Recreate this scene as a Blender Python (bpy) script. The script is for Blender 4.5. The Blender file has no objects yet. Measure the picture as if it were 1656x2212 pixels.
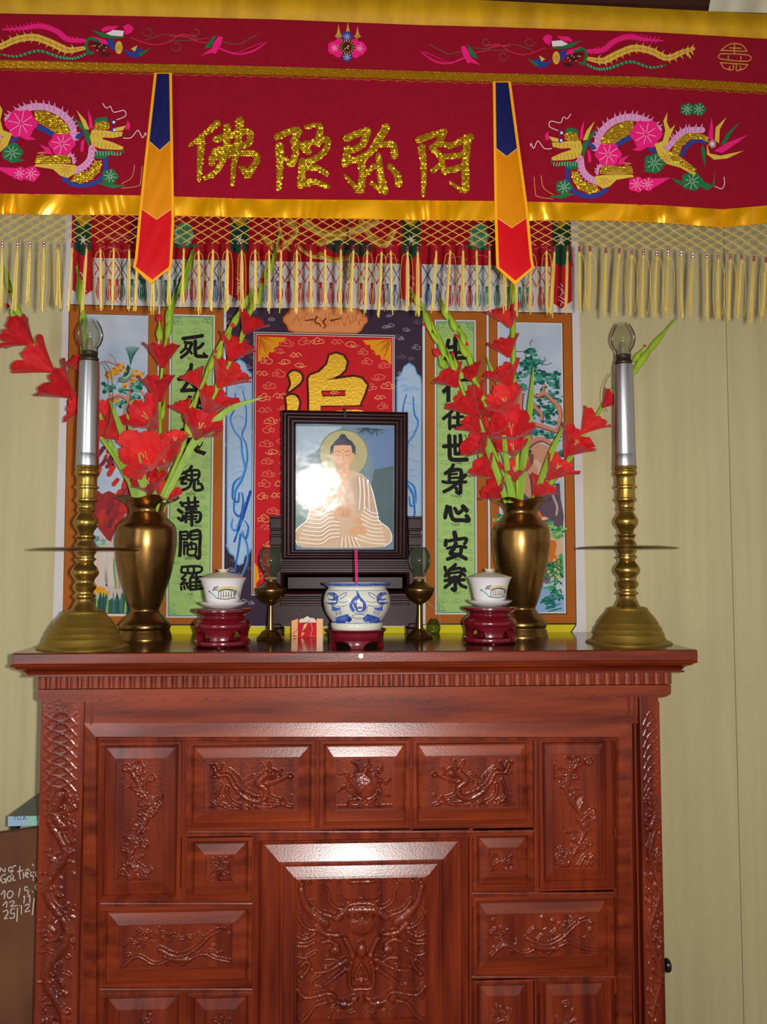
import bpy, bmesh, math, random
import numpy as np
from mathutils import Vector, Matrix
random.seed(7); rng = np.random.default_rng(7)
SC = bpy.context.scene; COL = SC.collection
PI = math.pi

# ------------------------------------------------------------------ camera
F = 1790.0                       # focal length in photo pixels (1656 x 2212)
CAM = Vector((0.0, -2.38, 1.47))
PSI = math.atan(0.051); TH = math.atan(109/1790)
cam_d = bpy.data.cameras.new('camera'); cam = bpy.data.objects.new('camera', cam_d); COL.objects.link(cam)
cam.location = CAM; cam.rotation_euler = (PI/2+TH, 0, -PSI)
cam_d.sensor_fit = 'VERTICAL'; cam_d.sensor_height = 36.0; cam_d.lens = F/2212*36.0
cam_d.clip_start = 0.02; SC.camera = cam
# ------------------------------------------------------------------ light
SC.view_settings.view_transform = 'Standard'; SC.view_settings.look = 'None'
SC.view_settings.gamma = 1; SC.view_settings.use_curve_mapping = False
SC.view_settings.exposure = 0.0
wd = bpy.data.worlds.new('world'); SC.world = wd; wd.use_nodes = True
wd.node_tree.nodes['Background'].inputs[0].default_value = (1.0, 0.95, 0.84, 1)
wd.node_tree.nodes['Background'].inputs[1].default_value = 0.35
def lamp(name, kind, loc, target, energy, color, **kw):
    d = bpy.data.lights.new(name, kind); d.energy = energy; d.color = color
    for k, v in kw.items(): setattr(d, k, v)
    o = bpy.data.objects.new(name, d); COL.objects.link(o); o.location = loc
    o.rotation_euler = (Vector(target)-Vector(loc)).to_track_quat('-Z', 'Y').to_euler()
    return o
# the camera's flash, beside the lens
lamp('camera_flash', 'AREA', (0.055, -2.375, 1.475), (0.055+0.02, 0, 1.52), 31, (1.0, 0.97, 0.93), shape='DISK', size=0.03)
# daylight of the doorway behind the photographer
lamp('doorway_daylight', 'AREA', (-1.7, -3.6, 1.7), (0.0, -0.3, 1.3), 18, (0.86, 0.93, 1.0), shape='RECTANGLE', size=0.9, size_y=1.8)

# ------------------------------------------------------------------ measuring
_f = Vector((math.sin(PSI)*math.cos(TH), math.cos(PSI)*math.cos(TH), math.sin(TH)))
_r = Vector((math.cos(PSI), -math.sin(PSI), 0)); _u = _r.cross(_f)
def ray(px, py): return _f + _r*((px-828)/F) + _u*((1106-py)/F)
def W(px, py, Y):
    d = ray(px, py); return CAM + d*((Y-CAM.y)/d.y)
def WZ(px, py, z):
    d = ray(px, py); return CAM + d*((z-CAM.z)/d.z)
def pxs(Y): return (W(829, 1215, Y)-W(828, 1215, Y)).length      # metres per photo pixel at depth Y
def Z(x0, y0, s):                                                 # reading of an enlarged crop
    return lambda *pts: [(x0+p[0]/s, y0+p[1]/s) + tuple(p[2:]) for p in pts]

# ------------------------------------------------------------------ materials
def lin(c):
    o = []
    for v in c[:3]:
        v = v/255.0; o.append(v/12.92 if v <= 0.04045 else ((v+0.055)/1.055)**2.4)
    return tuple(o)
_M = {}
def mat(name, rgb, rough=0.6, metal=0.0, spec=0.4, var=0.0, vscale=(20, 20, 20), bump=0.0, bscale=200, coat=0.0, sheen=0.0, dark=None, alpha=1.0, detail=4):
    if name in _M: return _M[name]
    m = bpy.data.materials.new(name); m.use_nodes = True; nt = m.node_tree; b = nt.nodes['Principled BSDF']
    c = lin(rgb); b.inputs['Base Color'].default_value = (*c, 1)
    b.inputs['Roughness'].default_value = rough; b.inputs['Metallic'].default_value = metal
    b.inputs['Specular IOR Level'].default_value = spec; b.inputs['Coat Weight'].default_value = coat
    b.inputs['Coat Roughness'].default_value = 0.12; b.inputs['Sheen Weight'].default_value = sheen
    b.inputs['Sheen Roughness'].default_value = 0.4
    if alpha < 1: b.inputs['Alpha'].default_value = alpha
    tc = None
    if var > 0 or bump > 0: tc = nt.nodes.new('ShaderNodeTexCoord')
    if var > 0:
        mp = nt.nodes.new('ShaderNodeMapping'); mp.inputs['Scale'].default_value = vscale
        nz = nt.nodes.new('ShaderNodeTexNoise'); nz.inputs['Scale'].default_value = 1.0; nz.inputs['Detail'].default_value = detail
        rp = nt.nodes.new('ShaderNodeMapRange'); rp.inputs[1].default_value = 0.3; rp.inputs[2].default_value = 0.7
        mx = nt.nodes.new('ShaderNodeMix'); mx.data_type = 'RGBA'
        d = lin(dark) if dark else tuple(v*(1-var) for v in c)
        mx.inputs[6].default_value = (*c, 1); mx.inputs[7].default_value = (*d, 1)
        nt.links.new(tc.outputs['Object'], mp.inputs[0]); nt.links.new(mp.outputs[0], nz.inputs['Vector'])
        nt.links.new(nz.outputs[0], rp.inputs[0]); nt.links.new(rp.outputs[0], mx.inputs[0]); nt.links.new(mx.outputs[2], b.inputs['Base Color'])
    if bump > 0:
        n2 = nt.nodes.new('ShaderNodeTexNoise'); n2.inputs['Scale'].default_value = bscale; n2.inputs['Detail'].default_value = 2
        bp = nt.nodes.new('ShaderNodeBump'); bp.inputs['Strength'].default_value = bump; bp.inputs['Distance'].default_value = 0.002
        nt.links.new(tc.outputs['Object'], n2.inputs['Vector']); nt.links.new(n2.outputs[0], bp.inputs['Height']); nt.links.new(bp.outputs[0], b.inputs['Normal'])
    _M[name] = m; return m
def glass(name, tint=(0.92, 0.93, 0.88), ior=1.25, haze=0.12, dust=(150, 146, 120)):
    if name in _M: return _M[name]
    m = bpy.data.materials.new(name); m.use_nodes = True; nt = m.node_tree
    for n in list(nt.nodes): nt.nodes.remove(n)
    out = nt.nodes.new('ShaderNodeOutputMaterial'); t = nt.nodes.new('ShaderNodeBsdfTransparent'); g = nt.nodes.new('ShaderNodeBsdfGlossy'); d = nt.nodes.new('ShaderNodeBsdfDiffuse')
    fr = nt.nodes.new('ShaderNodeFresnel'); fr.inputs['IOR'].default_value = ior; mx = nt.nodes.new('ShaderNodeMixShader'); m2 = nt.nodes.new('ShaderNodeMixShader')
    t.inputs[0].default_value = (*tint, 1); g.inputs['Roughness'].default_value = 0.10; g.inputs[0].default_value = (1, 1, 1, 1); d.inputs[0].default_value = (*lin(dust), 1)
    m2.inputs[0].default_value = haze; nt.links.new(t.outputs[0], m2.inputs[1]); nt.links.new(d.outputs[0], m2.inputs[2])
    nt.links.new(fr.outputs[0], mx.inputs[0]); nt.links.new(m2.outputs[0], mx.inputs[1]); nt.links.new(g.outputs[0], mx.inputs[2]); nt.links.new(mx.outputs[0], out.inputs[0])
    _M[name] = m; return m
def paint(rgb): return mat('paint_%d_%d_%d' % tuple(rgb), rgb, rough=0.75, spec=0.15)
def thread(rgb): return mat('thread_%d_%d_%d' % tuple(rgb), rgb, rough=0.55, spec=0.3, sheen=0.0, bump=0.25, bscale=700)

# ------------------------------------------------------------------ objects
def setp(o, label=None, cat=None, group=None, kind=None):
    if label: o['label'] = label
    if cat: o['category'] = cat
    if group: o['group'] = group
    if kind: o['kind'] = kind
    return o
def thing(name, label, cat, loc, group=None):
    o = bpy.data.objects.new(name, None); COL.objects.link(o); o.location = loc; o.empty_display_size = 0.05
    return setp(o, label, cat, group)
def world_loc(o):
    l = Vector((0, 0, 0))
    while o is not None: l += o.location; o = o.parent
    return l
class MB:
    def __init__(s): s.v = []; s.f = []; s.m = []
    def add(s, vs, fs, mi=0):
        b = len(s.v); s.v += [tuple(v) for v in vs]
        for f in fs: s.f.append(tuple(i+b for i in f)); s.m.append(mi)
    def box(s, x0, x1, y0, y1, z0, z1, mi=0):
        s.add([(x, y, z) for x in (x0, x1) for y in (y0, y1) for z in (z0, z1)],
              [(0, 1, 3, 2), (4, 6, 7, 5), (0, 4, 5, 1), (2, 3, 7, 6), (0, 2, 6, 4), (1, 5, 7, 3)], mi)
    def grid(s, P, mi=0, wrap=False):                       # P[i][j] points
        n, k = len(P), len(P[0]); fs = []
        for i in range(n-1):
            for j in range(k-1 if not wrap else k):
                j2 = (j+1) % k; fs.append((i*k+j, i*k+j2, (i+1)*k+j2, (i+1)*k+j))
        s.add([p for r in P for p in r], fs, mi)
    def lathe(s, cx, cy, prof, n=40, mi=0, fn=None):
        P = []
        for (r, z) in prof:
            row = []
            for k in range(n):
                a = 2*PI*k/n; rr, zz = (r, z) if fn is None else fn(r, z, a)
                row.append((cx+rr*math.cos(a), cy+rr*math.sin(a), zz))
            P.append(row)
        s.grid(P, mi, True)
    def tube(s, pts, rad, n=8, mi=0):
        pts = [Vector(p) for p in pts]; k = len(pts)
        if not hasattr(rad, '__len__'): rad = [rad]*k
        P = []; ref = None
        for i, p in enumerate(pts):
            t = (pts[min(i+1, k-1)]-pts[max(i-1, 0)])
            t = t.normalized() if t.length > 1e-9 else Vector((0, 0, 1))
            if ref is None: ref = Vector((0, -1, 0.01)) if abs(t.y) < 0.9 else Vector((1, 0, 0))
            a = t.cross(ref)
            if a.length < 1e-6: a = t.cross(Vector((0.3, 0.7, 0.6)))
            a.normalize(); b = a.cross(t); ref = b
            P.append([p+(a*math.cos(2*PI*q/n)+b*math.sin(2*PI*q/n))*rad[i] for q in range(n)])
        b0 = len(s.v); s.grid(P, mi, True)
        s.f.append(tuple(b0+q for q in range(n))[::-1]); s.m.append(mi)
        e = b0+(k-1)*n; s.f.append(tuple(e+q for q in range(n))); s.m.append(mi)
    def sphere(s, c, r, n=10, mi=0, sc=(1, 1, 1)):
        P = []
        for i in range(n//2+1):
            ph = PI*i/(n//2); P.append([(c[0]+r*sc[0]*math.sin(ph)*math.cos(2*PI*q/n), c[1]+r*sc[1]*math.sin(ph)*math.sin(2*PI*q/n), c[2]+r*sc[2]*math.cos(ph)) for q in range(n)])
        s.grid(P, mi, True)
    def build(s, name, mats, parent=None, smooth=40, label=None, bevel=0, loc=None):
        me = bpy.data.meshes.new(name); off = world_loc(parent) if parent is not None else Vector(loc or (0, 0, 0))
        me.from_pydata([(v[0]-off.x, v[1]-off.y, v[2]-off.z) for v in s.v], [], s.f)
        for m in (mats if isinstance(mats, (list, tuple)) else [mats]): me.materials.append(m)
        me.polygons.foreach_set('material_index', s.m)
        if smooth:
            me.polygons.foreach_set('use_smooth', [True]*len(s.f))
            me.update(); me.set_sharp_from_angle(angle=math.radians(smooth))
        me.update(); me.validate()
        o = bpy.data.objects.new(name, me); COL.objects.link(o)
        if parent is not None: o.parent = parent
        elif loc: o.location = loc
        if label: o['label'] = label
        if bevel:
            b = o.modifiers.new('bevel', 'BEVEL'); b.width = bevel; b.segments = 2; b.limit_method = 'ANGLE'
        return o
def copy_tree(o, loc, parent=None):
    c = o.copy(); COL.objects.link(c)
    if parent is not None: c.parent = parent
    else: c.location = loc
    for ch in list(o.children): copy_tree(ch, None, c)
    return c
def smooth_path(pts, n=6):
    if len(pts) < 3: return [tuple(p) for p in pts]
    P = np.array(pts, float); out = []
    for i in range(len(P)-1):
        p0 = P[max(i-1, 0)]; p1 = P[i]; p2 = P[i+1]; p3 = P[min(i+2, len(P)-1)]
        for k in range(n):
            t = k/n
            out.append(tuple(0.5*((2*p1)+(-p0+p2)*t+(2*p0-5*p1+4*p2-p3)*t*t+(-p0+3*p1-3*p2+p3)*t**3)))
    out.append(tuple(P[-1])); return out
# flat painted / embroidered work on a surface S(px, py, off) -> point
class Painter:
    def __init__(s, S, step=0.00025): s.S = S; s.b = MB(); s.mats = []; s.step = step; s.sid = 0
    def mi(s, m):
        if m not in s.mats: s.mats.append(m)
        return s.mats.index(m)
    def poly(s, pts, m, layer=1):
        s.sid += 1; off = layer*s.step+(s.sid % 60)*s.step/62
        a = sum(pts[i][0]*pts[(i+1) % len(pts)][1]-pts[(i+1) % len(pts)][0]*pts[i][1] for i in range(len(pts)))
        if a > 0: pts = pts[::-1]
        s.b.add([s.S(p[0], p[1], off) for p in pts], [tuple(range(len(pts)))], s.mi(m))
    def rect(s, x0, y0, x1, y1, m, layer=1): s.poly([(x0, y0), (x1, y0), (x1, y1), (x0, y1)], m, layer)
    def stroke(s, pts, w, m, layer=2, n=5, taper=None, cap=True, jit=0.0):
        P = smooth_path([(p[0], p[1]) for p in pts], n); k = len(P)
        ws = []
        for i in range(k):
            t = i/(k-1)
            if hasattr(w, '__len__'):
                x = t*(len(w)-1); j = min(int(x), len(w)-2); v = w[j]+(w[j+1]-w[j])*(x-j)
            else: v = w
            if taper == 'end': v *= (1-t)**0.6*0.95+0.05
            elif taper == 'both': v *= max(0.08, math.sin(PI*min(max(t, 0.02), 0.98)))**0.6
            ws.append(v/2)
        L = []; R = []
        for i in range(k):
            a = P[max(i-1, 0)]; b = P[min(i+1, k-1)]; dx, dy = b[0]-a[0], b[1]-a[1]; l = math.hypot(dx, dy) or 1e-6
            nx, ny = -dy/l, dx/l; wj = ws[i]*(1+random.uniform(-jit, jit))
            L.append((P[i][0]+nx*wj, P[i][1]+ny*wj)); R.append((P[i][0]-nx*wj, P[i][1]-ny*wj))
        s.sid += 1; off = layer*s.step+(s.sid % 60)*s.step/62; mi = s.mi(m)
        s.b.add([s.S(p[0], p[1], off) for q in zip(L, R) for p in q], [(2*i, 2*i+1, 2*i+3, 2*i+2) for i in range(k-1)], mi)
        if cap:
            for (c, r) in ((P[0], ws[0]), (P[-1], ws[-1])):
                if r > 0.6: s.disc(c[0], c[1], r, r, m, layer, 10)
    def disc(s, cx, cy, rx, ry, m, layer=2, n=18, lobes=0, amp=0.0, ph=0.0, a0=0, a1=2*PI):
        pts = []
        for k in range(n):
            a = a0+(a1-a0)*k/n; q = 1+amp*math.cos(lobes*a+ph) if lobes else 1
            pts.append((cx+rx*q*math.cos(a), cy+ry*q*math.sin(a)))
        s.poly(pts, m, layer)
    def star(s, cx, cy, r, m, layer=4, k=8, w=0.9, r0=0.15):
        for i in range(k):
            a = 2*PI*i/k+0.2; rr = r*random.uniform(0.8, 1.1)
            s.stroke([(cx+r*r0*math.cos(a), cy+r*r0*math.sin(a)), (cx+rr*math.cos(a), cy+rr*math.sin(a))], w, m, layer, n=1, cap=False)
    def text(s, ch, cx, cy, size, m, layer=3, bold=0.0, sx=1.0):
        c = bpy.data.curves.new('t', 'FONT'); c.body = ch; c.size = 1.0; c.offset = bold; c.resolution_u = 2; c.align_x = 'CENTER'
        o = bpy.data.objects.new('t', c); COL.objects.link(o)
        me = bpy.data.meshes.new_from_object(o.evaluated_get(bpy.context.evaluated_depsgraph_get()))
        bpy.data.objects.remove(o); bpy.data.curves.remove(c)
        if not me.vertices: return
        ys = [v.co.y for v in me.vertices]; ym = (min(ys)+max(ys))/2
        s.b.add([s.S(cx+v.co.x*size*sx, cy-(v.co.y-ym)*size, layer*s.step) for v in me.vertices], [tuple(p.vertices) for p in me.polygons], s.mi(m))
        bpy.data.meshes.remove(me)
    def build(s, name, parent, label=None): return s.b.build(name, s.mats, parent, smooth=0, label=label)
def inpoly(x, y, P):
    c = False; n = len(P)
    for i in range(n):
        x1, y1 = P[i]; x2, y2 = P[i-1]
        if (y1 > y) != (y2 > y) and x < (x2-x1)*(y-y1)/(y2-y1)+x1: c = not c
    return c
def interp(x, pts):
    return float(np.interp(x, [p[0] for p in pts], [p[1] for p in pts]))

# ------------------------------------------------------------------ palette
M_wood = mat('varnished_mahogany', (140, 52, 24), rough=0.27, spec=0.5, var=0.5, vscale=(34, 34, 3.2), detail=7, dark=(84, 22, 13), bump=0.10, bscale=260, coat=0.25)
M_woodh = mat('varnished_mahogany_cross_grain', (148, 58, 25), rough=0.27, spec=0.5, var=0.5, vscale=(3.2, 34, 34), detail=7, dark=(90, 25, 14), bump=0.10, bscale=260, coat=0.25)
M_top = mat('polished_tabletop', (96, 44, 26), rough=0.16, spec=0.55, var=0.4, vscale=(3, 14, 14), dark=(58, 28, 20), bump=0.03, bscale=300, coat=0.3)
M_ebony = mat('dark_lacquered_wood', (46, 17, 18), rough=0.36, spec=0.14, var=0.3, vscale=(10, 10, 30), bump=0.12, bscale=240)
M_red_lac = mat('red_lacquer', (106, 14, 28), rough=0.2, spec=0.5, coat=0.5)
M_brass = mat('aged_brass', (166, 126, 68), rough=0.27, metal=0.95, var=0.35, vscale=(14, 14, 14), dark=(120, 86, 48))
M_brassy = mat('turned_brass', (204, 168, 84), rough=0.26, metal=0.9, var=0.3, vscale=(20, 20, 20), dark=(168, 132, 62))
M_brassm = mat('dull_gilded_base', (176, 144, 62), rough=0.45, metal=0.75, var=0.25, vscale=(20, 20, 60))
M_steel = mat('brushed_aluminium', (200, 200, 204), rough=0.3, metal=1.0)
M_porc = mat('white_porcelain', (226, 222, 222), rough=0.12, spec=0.5)
M_glass = glass('lamp_glass', (0.90, 0.89, 0.82), 1.16, .16)
M_glassg = glass('green_lamp_glass', (0.74, 0.79, 0.70), 1.2, .12, (110, 120, 100))
# ================================================================== the room
WALL_MAT = mat('beige_painted_plywood', (212, 199, 153), rough=0.7, spec=0.25, var=0.1, vscale=(30, 30, 1.2), dark=(198, 186, 141), bump=0.05, bscale=400)
xs = W(1588, 1500, 0).x
b = MB(); b.box(-3.2, xs-0.0012, 0.0, 0.06, 0, 2.95); b.box(xs+0.0012, 3.2, 0.0, 0.06, 0, 2.95)
b.box(xs-0.02, xs+0.02, 0.012, 0.05, 0, 2.95, 1)
setp(b.build('wall_back', [WALL_MAT, mat('dark_gap', (40, 34, 26))], smooth=0), kind='structure')
b = MB(); b.box(-3.2, 3.2, -4.6, 0.0, -0.05, 0.0)
setp(b.build('floor', mat('brown_floor_tiles', (120, 82, 62), rough=0.35, var=0.3, vscale=(3, 3, 3)), smooth=0), kind='structure')
b = MB(); b.box(-3.2, 3.2, -3.0, 0.06, 2.95, 3.0)
for k in range(9): b.box(-3.2, 3.2, -2.8+k*0.33, -2.74+k*0.33, 2.86, 2.95)
setp(b.build('ceiling', mat('dark_red_brown_timber', (82, 40, 34), rough=0.7, var=0.5, vscale=(2, 12, 12)), smooth=0), kind='structure')

# ================================================================== altar cabinet
ZT = 1.27; YF = -0.43; YE = -0.497
PX = pxs(YF)
AX0 = W(95, 1700, YF).x; AX1 = W(1436, 1700, YF).x
TX0 = W(29, 1410, YE).x; TX1 = W(1505, 1404, YE).x
altar = thing('altar_cabinet', 'tall carved reddish brown wooden altar cabinet with a dentil band under its top', 'altar', ((AX0+AX1)/2, -0.2, 0))
zf = lambda py, Y=YF: W(767, py, Y).z
b = MB(); b.box(TX0, TX1, YE, -0.012, zf(1432, YE), ZT)
b.build('tabletop', [M_top], altar, smooth=0, bevel=0.003)
b = MB(); b.box(TX0-0.001, TX1+0.001, YE-0.0025, YE+0.012, zf(1431, YE), ZT-0.0012)   # front lipping of the top
b.build('top_edge', [M_woodh], altar, smooth=0, bevel=0.002)
ST = zf(1432, YE)
def sweep(prof, name, mats, smooth=30):                # moulding swept round front and both ends
    P = []
    for (o, z) in prof:
        P.append([(AX0-o, -0.012, z), (AX0-o, YF-o, z), (AX1+o, YF-o, z), (AX1+o, -0.012, z)])
    m = MB(); m.grid(P); return m.build(name, mats, altar, smooth=smooth)
zz = lambda py, o: W(767, py, YF-o).z
sweep([(0.0, ST), (0.058, ST), (0.060, zz(1434, .058)), (0.058, zz(1437, .058)), (0.052, zz(1438, .05)), (0.050, zz(1441, .05)), (0.040, zz(1444, .04)), (0.034, zz(1449, .034)), (0.032, zz(1452, .03)), (0.037, zz(1453, .035)), (0.037, zz(1457, .035)), (0.018, zz(1458, .02)), (0.0, zz(1458, .02))], 'cornice_moulding', [M_woodh])
# reeded dentil band
zb0, zb1 = zz(1457, .02), zz(1484, .02)
b = MB(); xa, xb = AX0-0.016, AX1+0.016; n = 62
b.box(xa, xb, YF-0.012, -0.02, zb1, zb0)
for k in range(n):
    cx = xa+(xb-xa)*(k+0.5)/n; r = (xb-xa)/n*0.40; P = []
    for q in range(9):
        a = PI*q/8; P.append([(cx-r*math.cos(a), YF-0.012-r*0.9*math.sin(a), z) for z in (zb1+0.001, zb0-0.001)])
    b.grid(P); b.add([p[0] for p in P], [tuple(range(9))]); b.add([p[1] for p in P], [tuple(range(9))])
for sx in (xa, xb):
    for k in range(18):
        cy = YF+0.01+(0.40)*(k+0.5)/18; r = 0.009; P = []
        for q in range(7):
            a = PI*q/6; P.append([(sx+(r*0.8*math.sin(a) if sx > 0 else -r*0.8*math.sin(a)), cy-r*math.cos(a), z) for z in (zb1+0.001, zb0-0.001)])
        b.grid(P)
b.build('dentil_band', [M_woodh], altar, smooth=50)
# fascia with scalloped lower edge
zc0, zc1 = zz(1484, .012), zz(1503, .012)
b = MB(); P0 = []; P1 = []; P2 = []; xa, xb = AX0-0.013, AX1+0.012; n = 31
for k in range(n*8+1):
    t = k/(n*8); x = xa+(xb-xa)*t; s = abs(math.sin(PI*(t*n)))
    z = zc1-0.009*(s**0.7)
    P0.append((x, YF-0.0175, zc0)); P1.append((x, YF-0.0175, z)); P2.append((x, YF+0.0, z))
b.grid([P0, P1, P2]); b.box(xa, xa+0.004, YF-0.012, -0.02, zc1, zc0); b.box(xb-0.004, xb, YF-0.012, -0.02, zc1, zc0)
b.add([P0[0], P0[-1], (xb, -0.02, zc0), (xa, -0.02, zc0)], [(0, 1, 2, 3)])
b.build('scalloped_fascia', [M_woodh], altar, smooth=0)
# carcass
b = MB(); b.box(AX0+0.004, AX1-0.004, YF+0.03, -0.012, 0.02, zz(1458, .02)); b.box(AX0-0.01, AX1+0.01, YF-0.012, -0.012, 0.0, 0.12)
b.build('carcass', [M_wood], altar, smooth=0)
# carved height field panels -----------------------------------------------------
def field(nx, nz, w, h, strokes, blobs, base=0.0, grain=0.00025):
    X, Y = np.meshgrid(np.linspace(0, w, nx), np.linspace(0, h, nz)); H = np.full(X.shape, base)
    for pts, wd_, ht in strokes:
        P = smooth_path(pts, 4)
        for i in range(len(P)-1):
            t = i/max(1, len(P)-2); wv = wd_ if not hasattr(wd_, '__len__') else wd_[0]+(wd_[1]-wd_[0])*t
            (x0, y0), (x1, y1) = P[i][:2], P[i+1][:2]; dx, dy = x1-x0, y1-y0; L = dx*dx+dy*dy+1e-9
            u = np.clip(((X-x0)*dx+(Y-y0)*dy)/L, 0, 1); d = np.hypot(X-x0-u*dx, Y-y0-u*dy)/(wv/2)
            H = np.maximum(H, np.where(d < 1, ht*np.sqrt(np.maximum(0, 1-d*d)), -1))
    for (cx, cy, rx, ry, ht) in blobs:
        d = np.hypot((X-cx)/rx, (Y-cy)/ry); H = np.maximum(H, np.where(d < 1, ht*np.sqrt(np.maximum(0, 1-d*d)), -1))
    # chisel texture on raised parts and a little on the ground
    fz = rng.normal(0, 1, X.shape); fz = (fz+np.roll(fz, 1, 0)+np.roll(fz, 1, 1)+np.roll(fz, (1, 1), (0, 1)))/2
    return H+fz*grain*(0.35+np.clip(H/0.006, 0, 1))
def carve(name, parent, x0, y0, x1, y1, Yd, strokes, blobs, res=1.6, label=None):
    """raised carving on the rectangle x0..x1, y0..y1 (photo px); the strokes are given in px from its top left corner"""
    a = W(x0, y0, YF); c = W(x1, y1, YF); s = PX
    w, h = x1-x0, y1-y0; nx, nz = int(w/res)+2, int(h/res)+2
    H = field(nx, nz, w, h, strokes, blobs); H[0, :] = H[-1, :] = 0; H[:, 0] = H[:, -1] = 0
    P = [[(a.x+(c.x-a.x)*i/(nx-1), Yd-H[j, i], a.z+(c.z-a.z)*j/(nz-1)) for i in range(nx)] for j in range(nz)]
    m = MB(); m.grid(P); return m.build(name, [M_wood], parent, smooth=60, label=label)
RINGS = [(0, 6), (2.5, 8), (4.5, 8), (5, 5.5), (8, 5.5), (8.5, 3), (11, 0), (13, -4), (14, -7), (15.5, -7), (16, -4)]
CARV = []
def panel(x0, y0, x1, y1, ix, iy, carvefn, big=False, lip=6, bevel_h=2):
    """fielded panel: moulded rail edge, groove, mitred bevel rising to a raised field with a sunk carved ground"""
    a = W(x0, y0, YF); c = W(x1, y1, YF); mm = 0.001
    rings = [(o*PX, d*mm) for o, d in RINGS]
    P = []
    def ring(ox, oz, d): return [(a.x+ox, YF-d, a.z-oz), (c.x-ox, YF-d, a.z-oz), (c.x-ox, YF-d, c.z+oz), (a.x+ox, YF-d, c.z+oz)]
    for o, d in rings: P.append(ring(o, o, d))
    if big:
        for o, d in ((20, -6), (52, 7), (54, 4), (57, 6), (60, 6), (61, 1), (64, 1), (84, 8), (86, 4), (89, 5), (91, -1)): P.append(ring(o*PX, o*PX, d*mm))
        ix = iy = 91; gd = -1
    else:
        for ex, d in ((0, bevel_h), (1.5, bevel_h), (2, bevel_h-4), (lip, bevel_h-4)): P.append(ring((ix-lip+ex)*PX, (iy-lip+ex)*PX, d*mm))
        gd = bevel_h-4
    b = MB(); b.grid(P, 0, True)
    e = P[-1]; b.add(e, [(0, 1, 2, 3)])
    o = b.build('raised_panel', [M_wood if (y1-y0) > (x1-x0) else M_woodh], altar, smooth=0)
    st, bl = carvefn(x1-x0-2*ix, y1-y0-2*iy)
    carve('carving', o, x0+ix, y0+iy, x1-ix, y1-iy, YF-gd*mm-0.0002, st, bl)
    return o
def foliage(w, h, seed, n=26, tall=False):
    r = random.Random(seed); st = []; bl = []
    stem = [(w*(0.5+0.22*math.sin(i*1.3+seed)), h*(0.97-0.9*i/6)) for i in range(7)]
    st.append((stem, (7, 3), 0.006))
    S = smooth_path(stem, 6)
    for k in range(n):
        p = S[int(len(S)*k/n)]; a = r.uniform(-2.6, -0.5); l = r.uniform(0.15, 0.42)*(w if tall else min(w, h))*1.1
        q = (p[0]+l*math.cos(a)*(1 if k % 2 else -1), p[1]+l*math.sin(a)*0.6)
        st.append(([p, ((p[0]+q[0])/2+r.uniform(-3, 3), (p[1]+q[1])/2-4), q], (r.uniform(7, 12), 3), r.uniform(0.003, 0.006)))
        if r.random() < 0.5:
            for m in range(5):
                aa = m*1.26; bl.append((q[0]+5*math.cos(aa), q[1]+5*math.sin(aa), 4, 4, 0.006))
    for k in range(5):
        x = r.uniform(0.1, 0.9)*w; st.append(([(x-14, h*0.97), (x, h*0.9-r.uniform(0, 10)), (x+14, h*0.97)], 9, 0.006))
    return st, bl
def landscape(w, h, seed):
    r = random.Random(seed); st = []; bl = []
    for k in range(7):
        x = r.uniform(0.05, 0.9)*w; y = r.uniform(0.1, 0.8)*h
        st.append(([(x-18, y+6), (x-6, y-5), (x+8, y+3), (x+22, y-2)], (6, 3), 0.005))
    st.append(([(0.02*w, .95*h), (.15*w, .7*h), (.3*w, .9*h), (.45*w, .8*h)], 8, 0.006))
    st.append(([(.55*w, .92*h), (.72*w, .68*h), (.85*w, .8*h), (.98*w, .88*h)], 8, 0.006))
    st.append(([(.35*w, .55*h), (.5*w, .72*h), (.65*w, .6*h), (.8*w, .25*h), (.9*w, .12*h)], (13, 8), 0.008))
    st.append(([(.4*w, .72*h), (.5*w, .8*h), (.62*w, .8*h)], 14, 0.008))
    for k in range(26): bl.append((r.uniform(.03, .97)*w, r.uniform(.05, .95)*h, r.uniform(3, 7), r.uniform(2, 5), r.uniform(.003, .006)))
    return st, bl
def little(w, h, seed):
    st = []; bl = []; cx, cy = w/2, h/2; r = random.Random(seed)
    for k in range(6):
        a = k*PI/3+0.5; st.append(([(cx, cy), (cx+w*.22*math.cos(a+.4), cy+h*.22*math.sin(a+.4)), (cx+w*.42*math.cos(a), cy+h*.42*math.sin(a))], (8, 4), 0.006))
    st.append(([(3, h-4), (w-3, h-4)], 4, 0.004)); bl.append((cx, cy, 6, 6, 0.008))
    for k in range(8): bl.append((r.uniform(.1, .9)*w, r.uniform(.1, .9)*h, 4, 3, .005))
    return st, bl
DG = Z(437-400, 1640-1590, 2.208)
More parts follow.
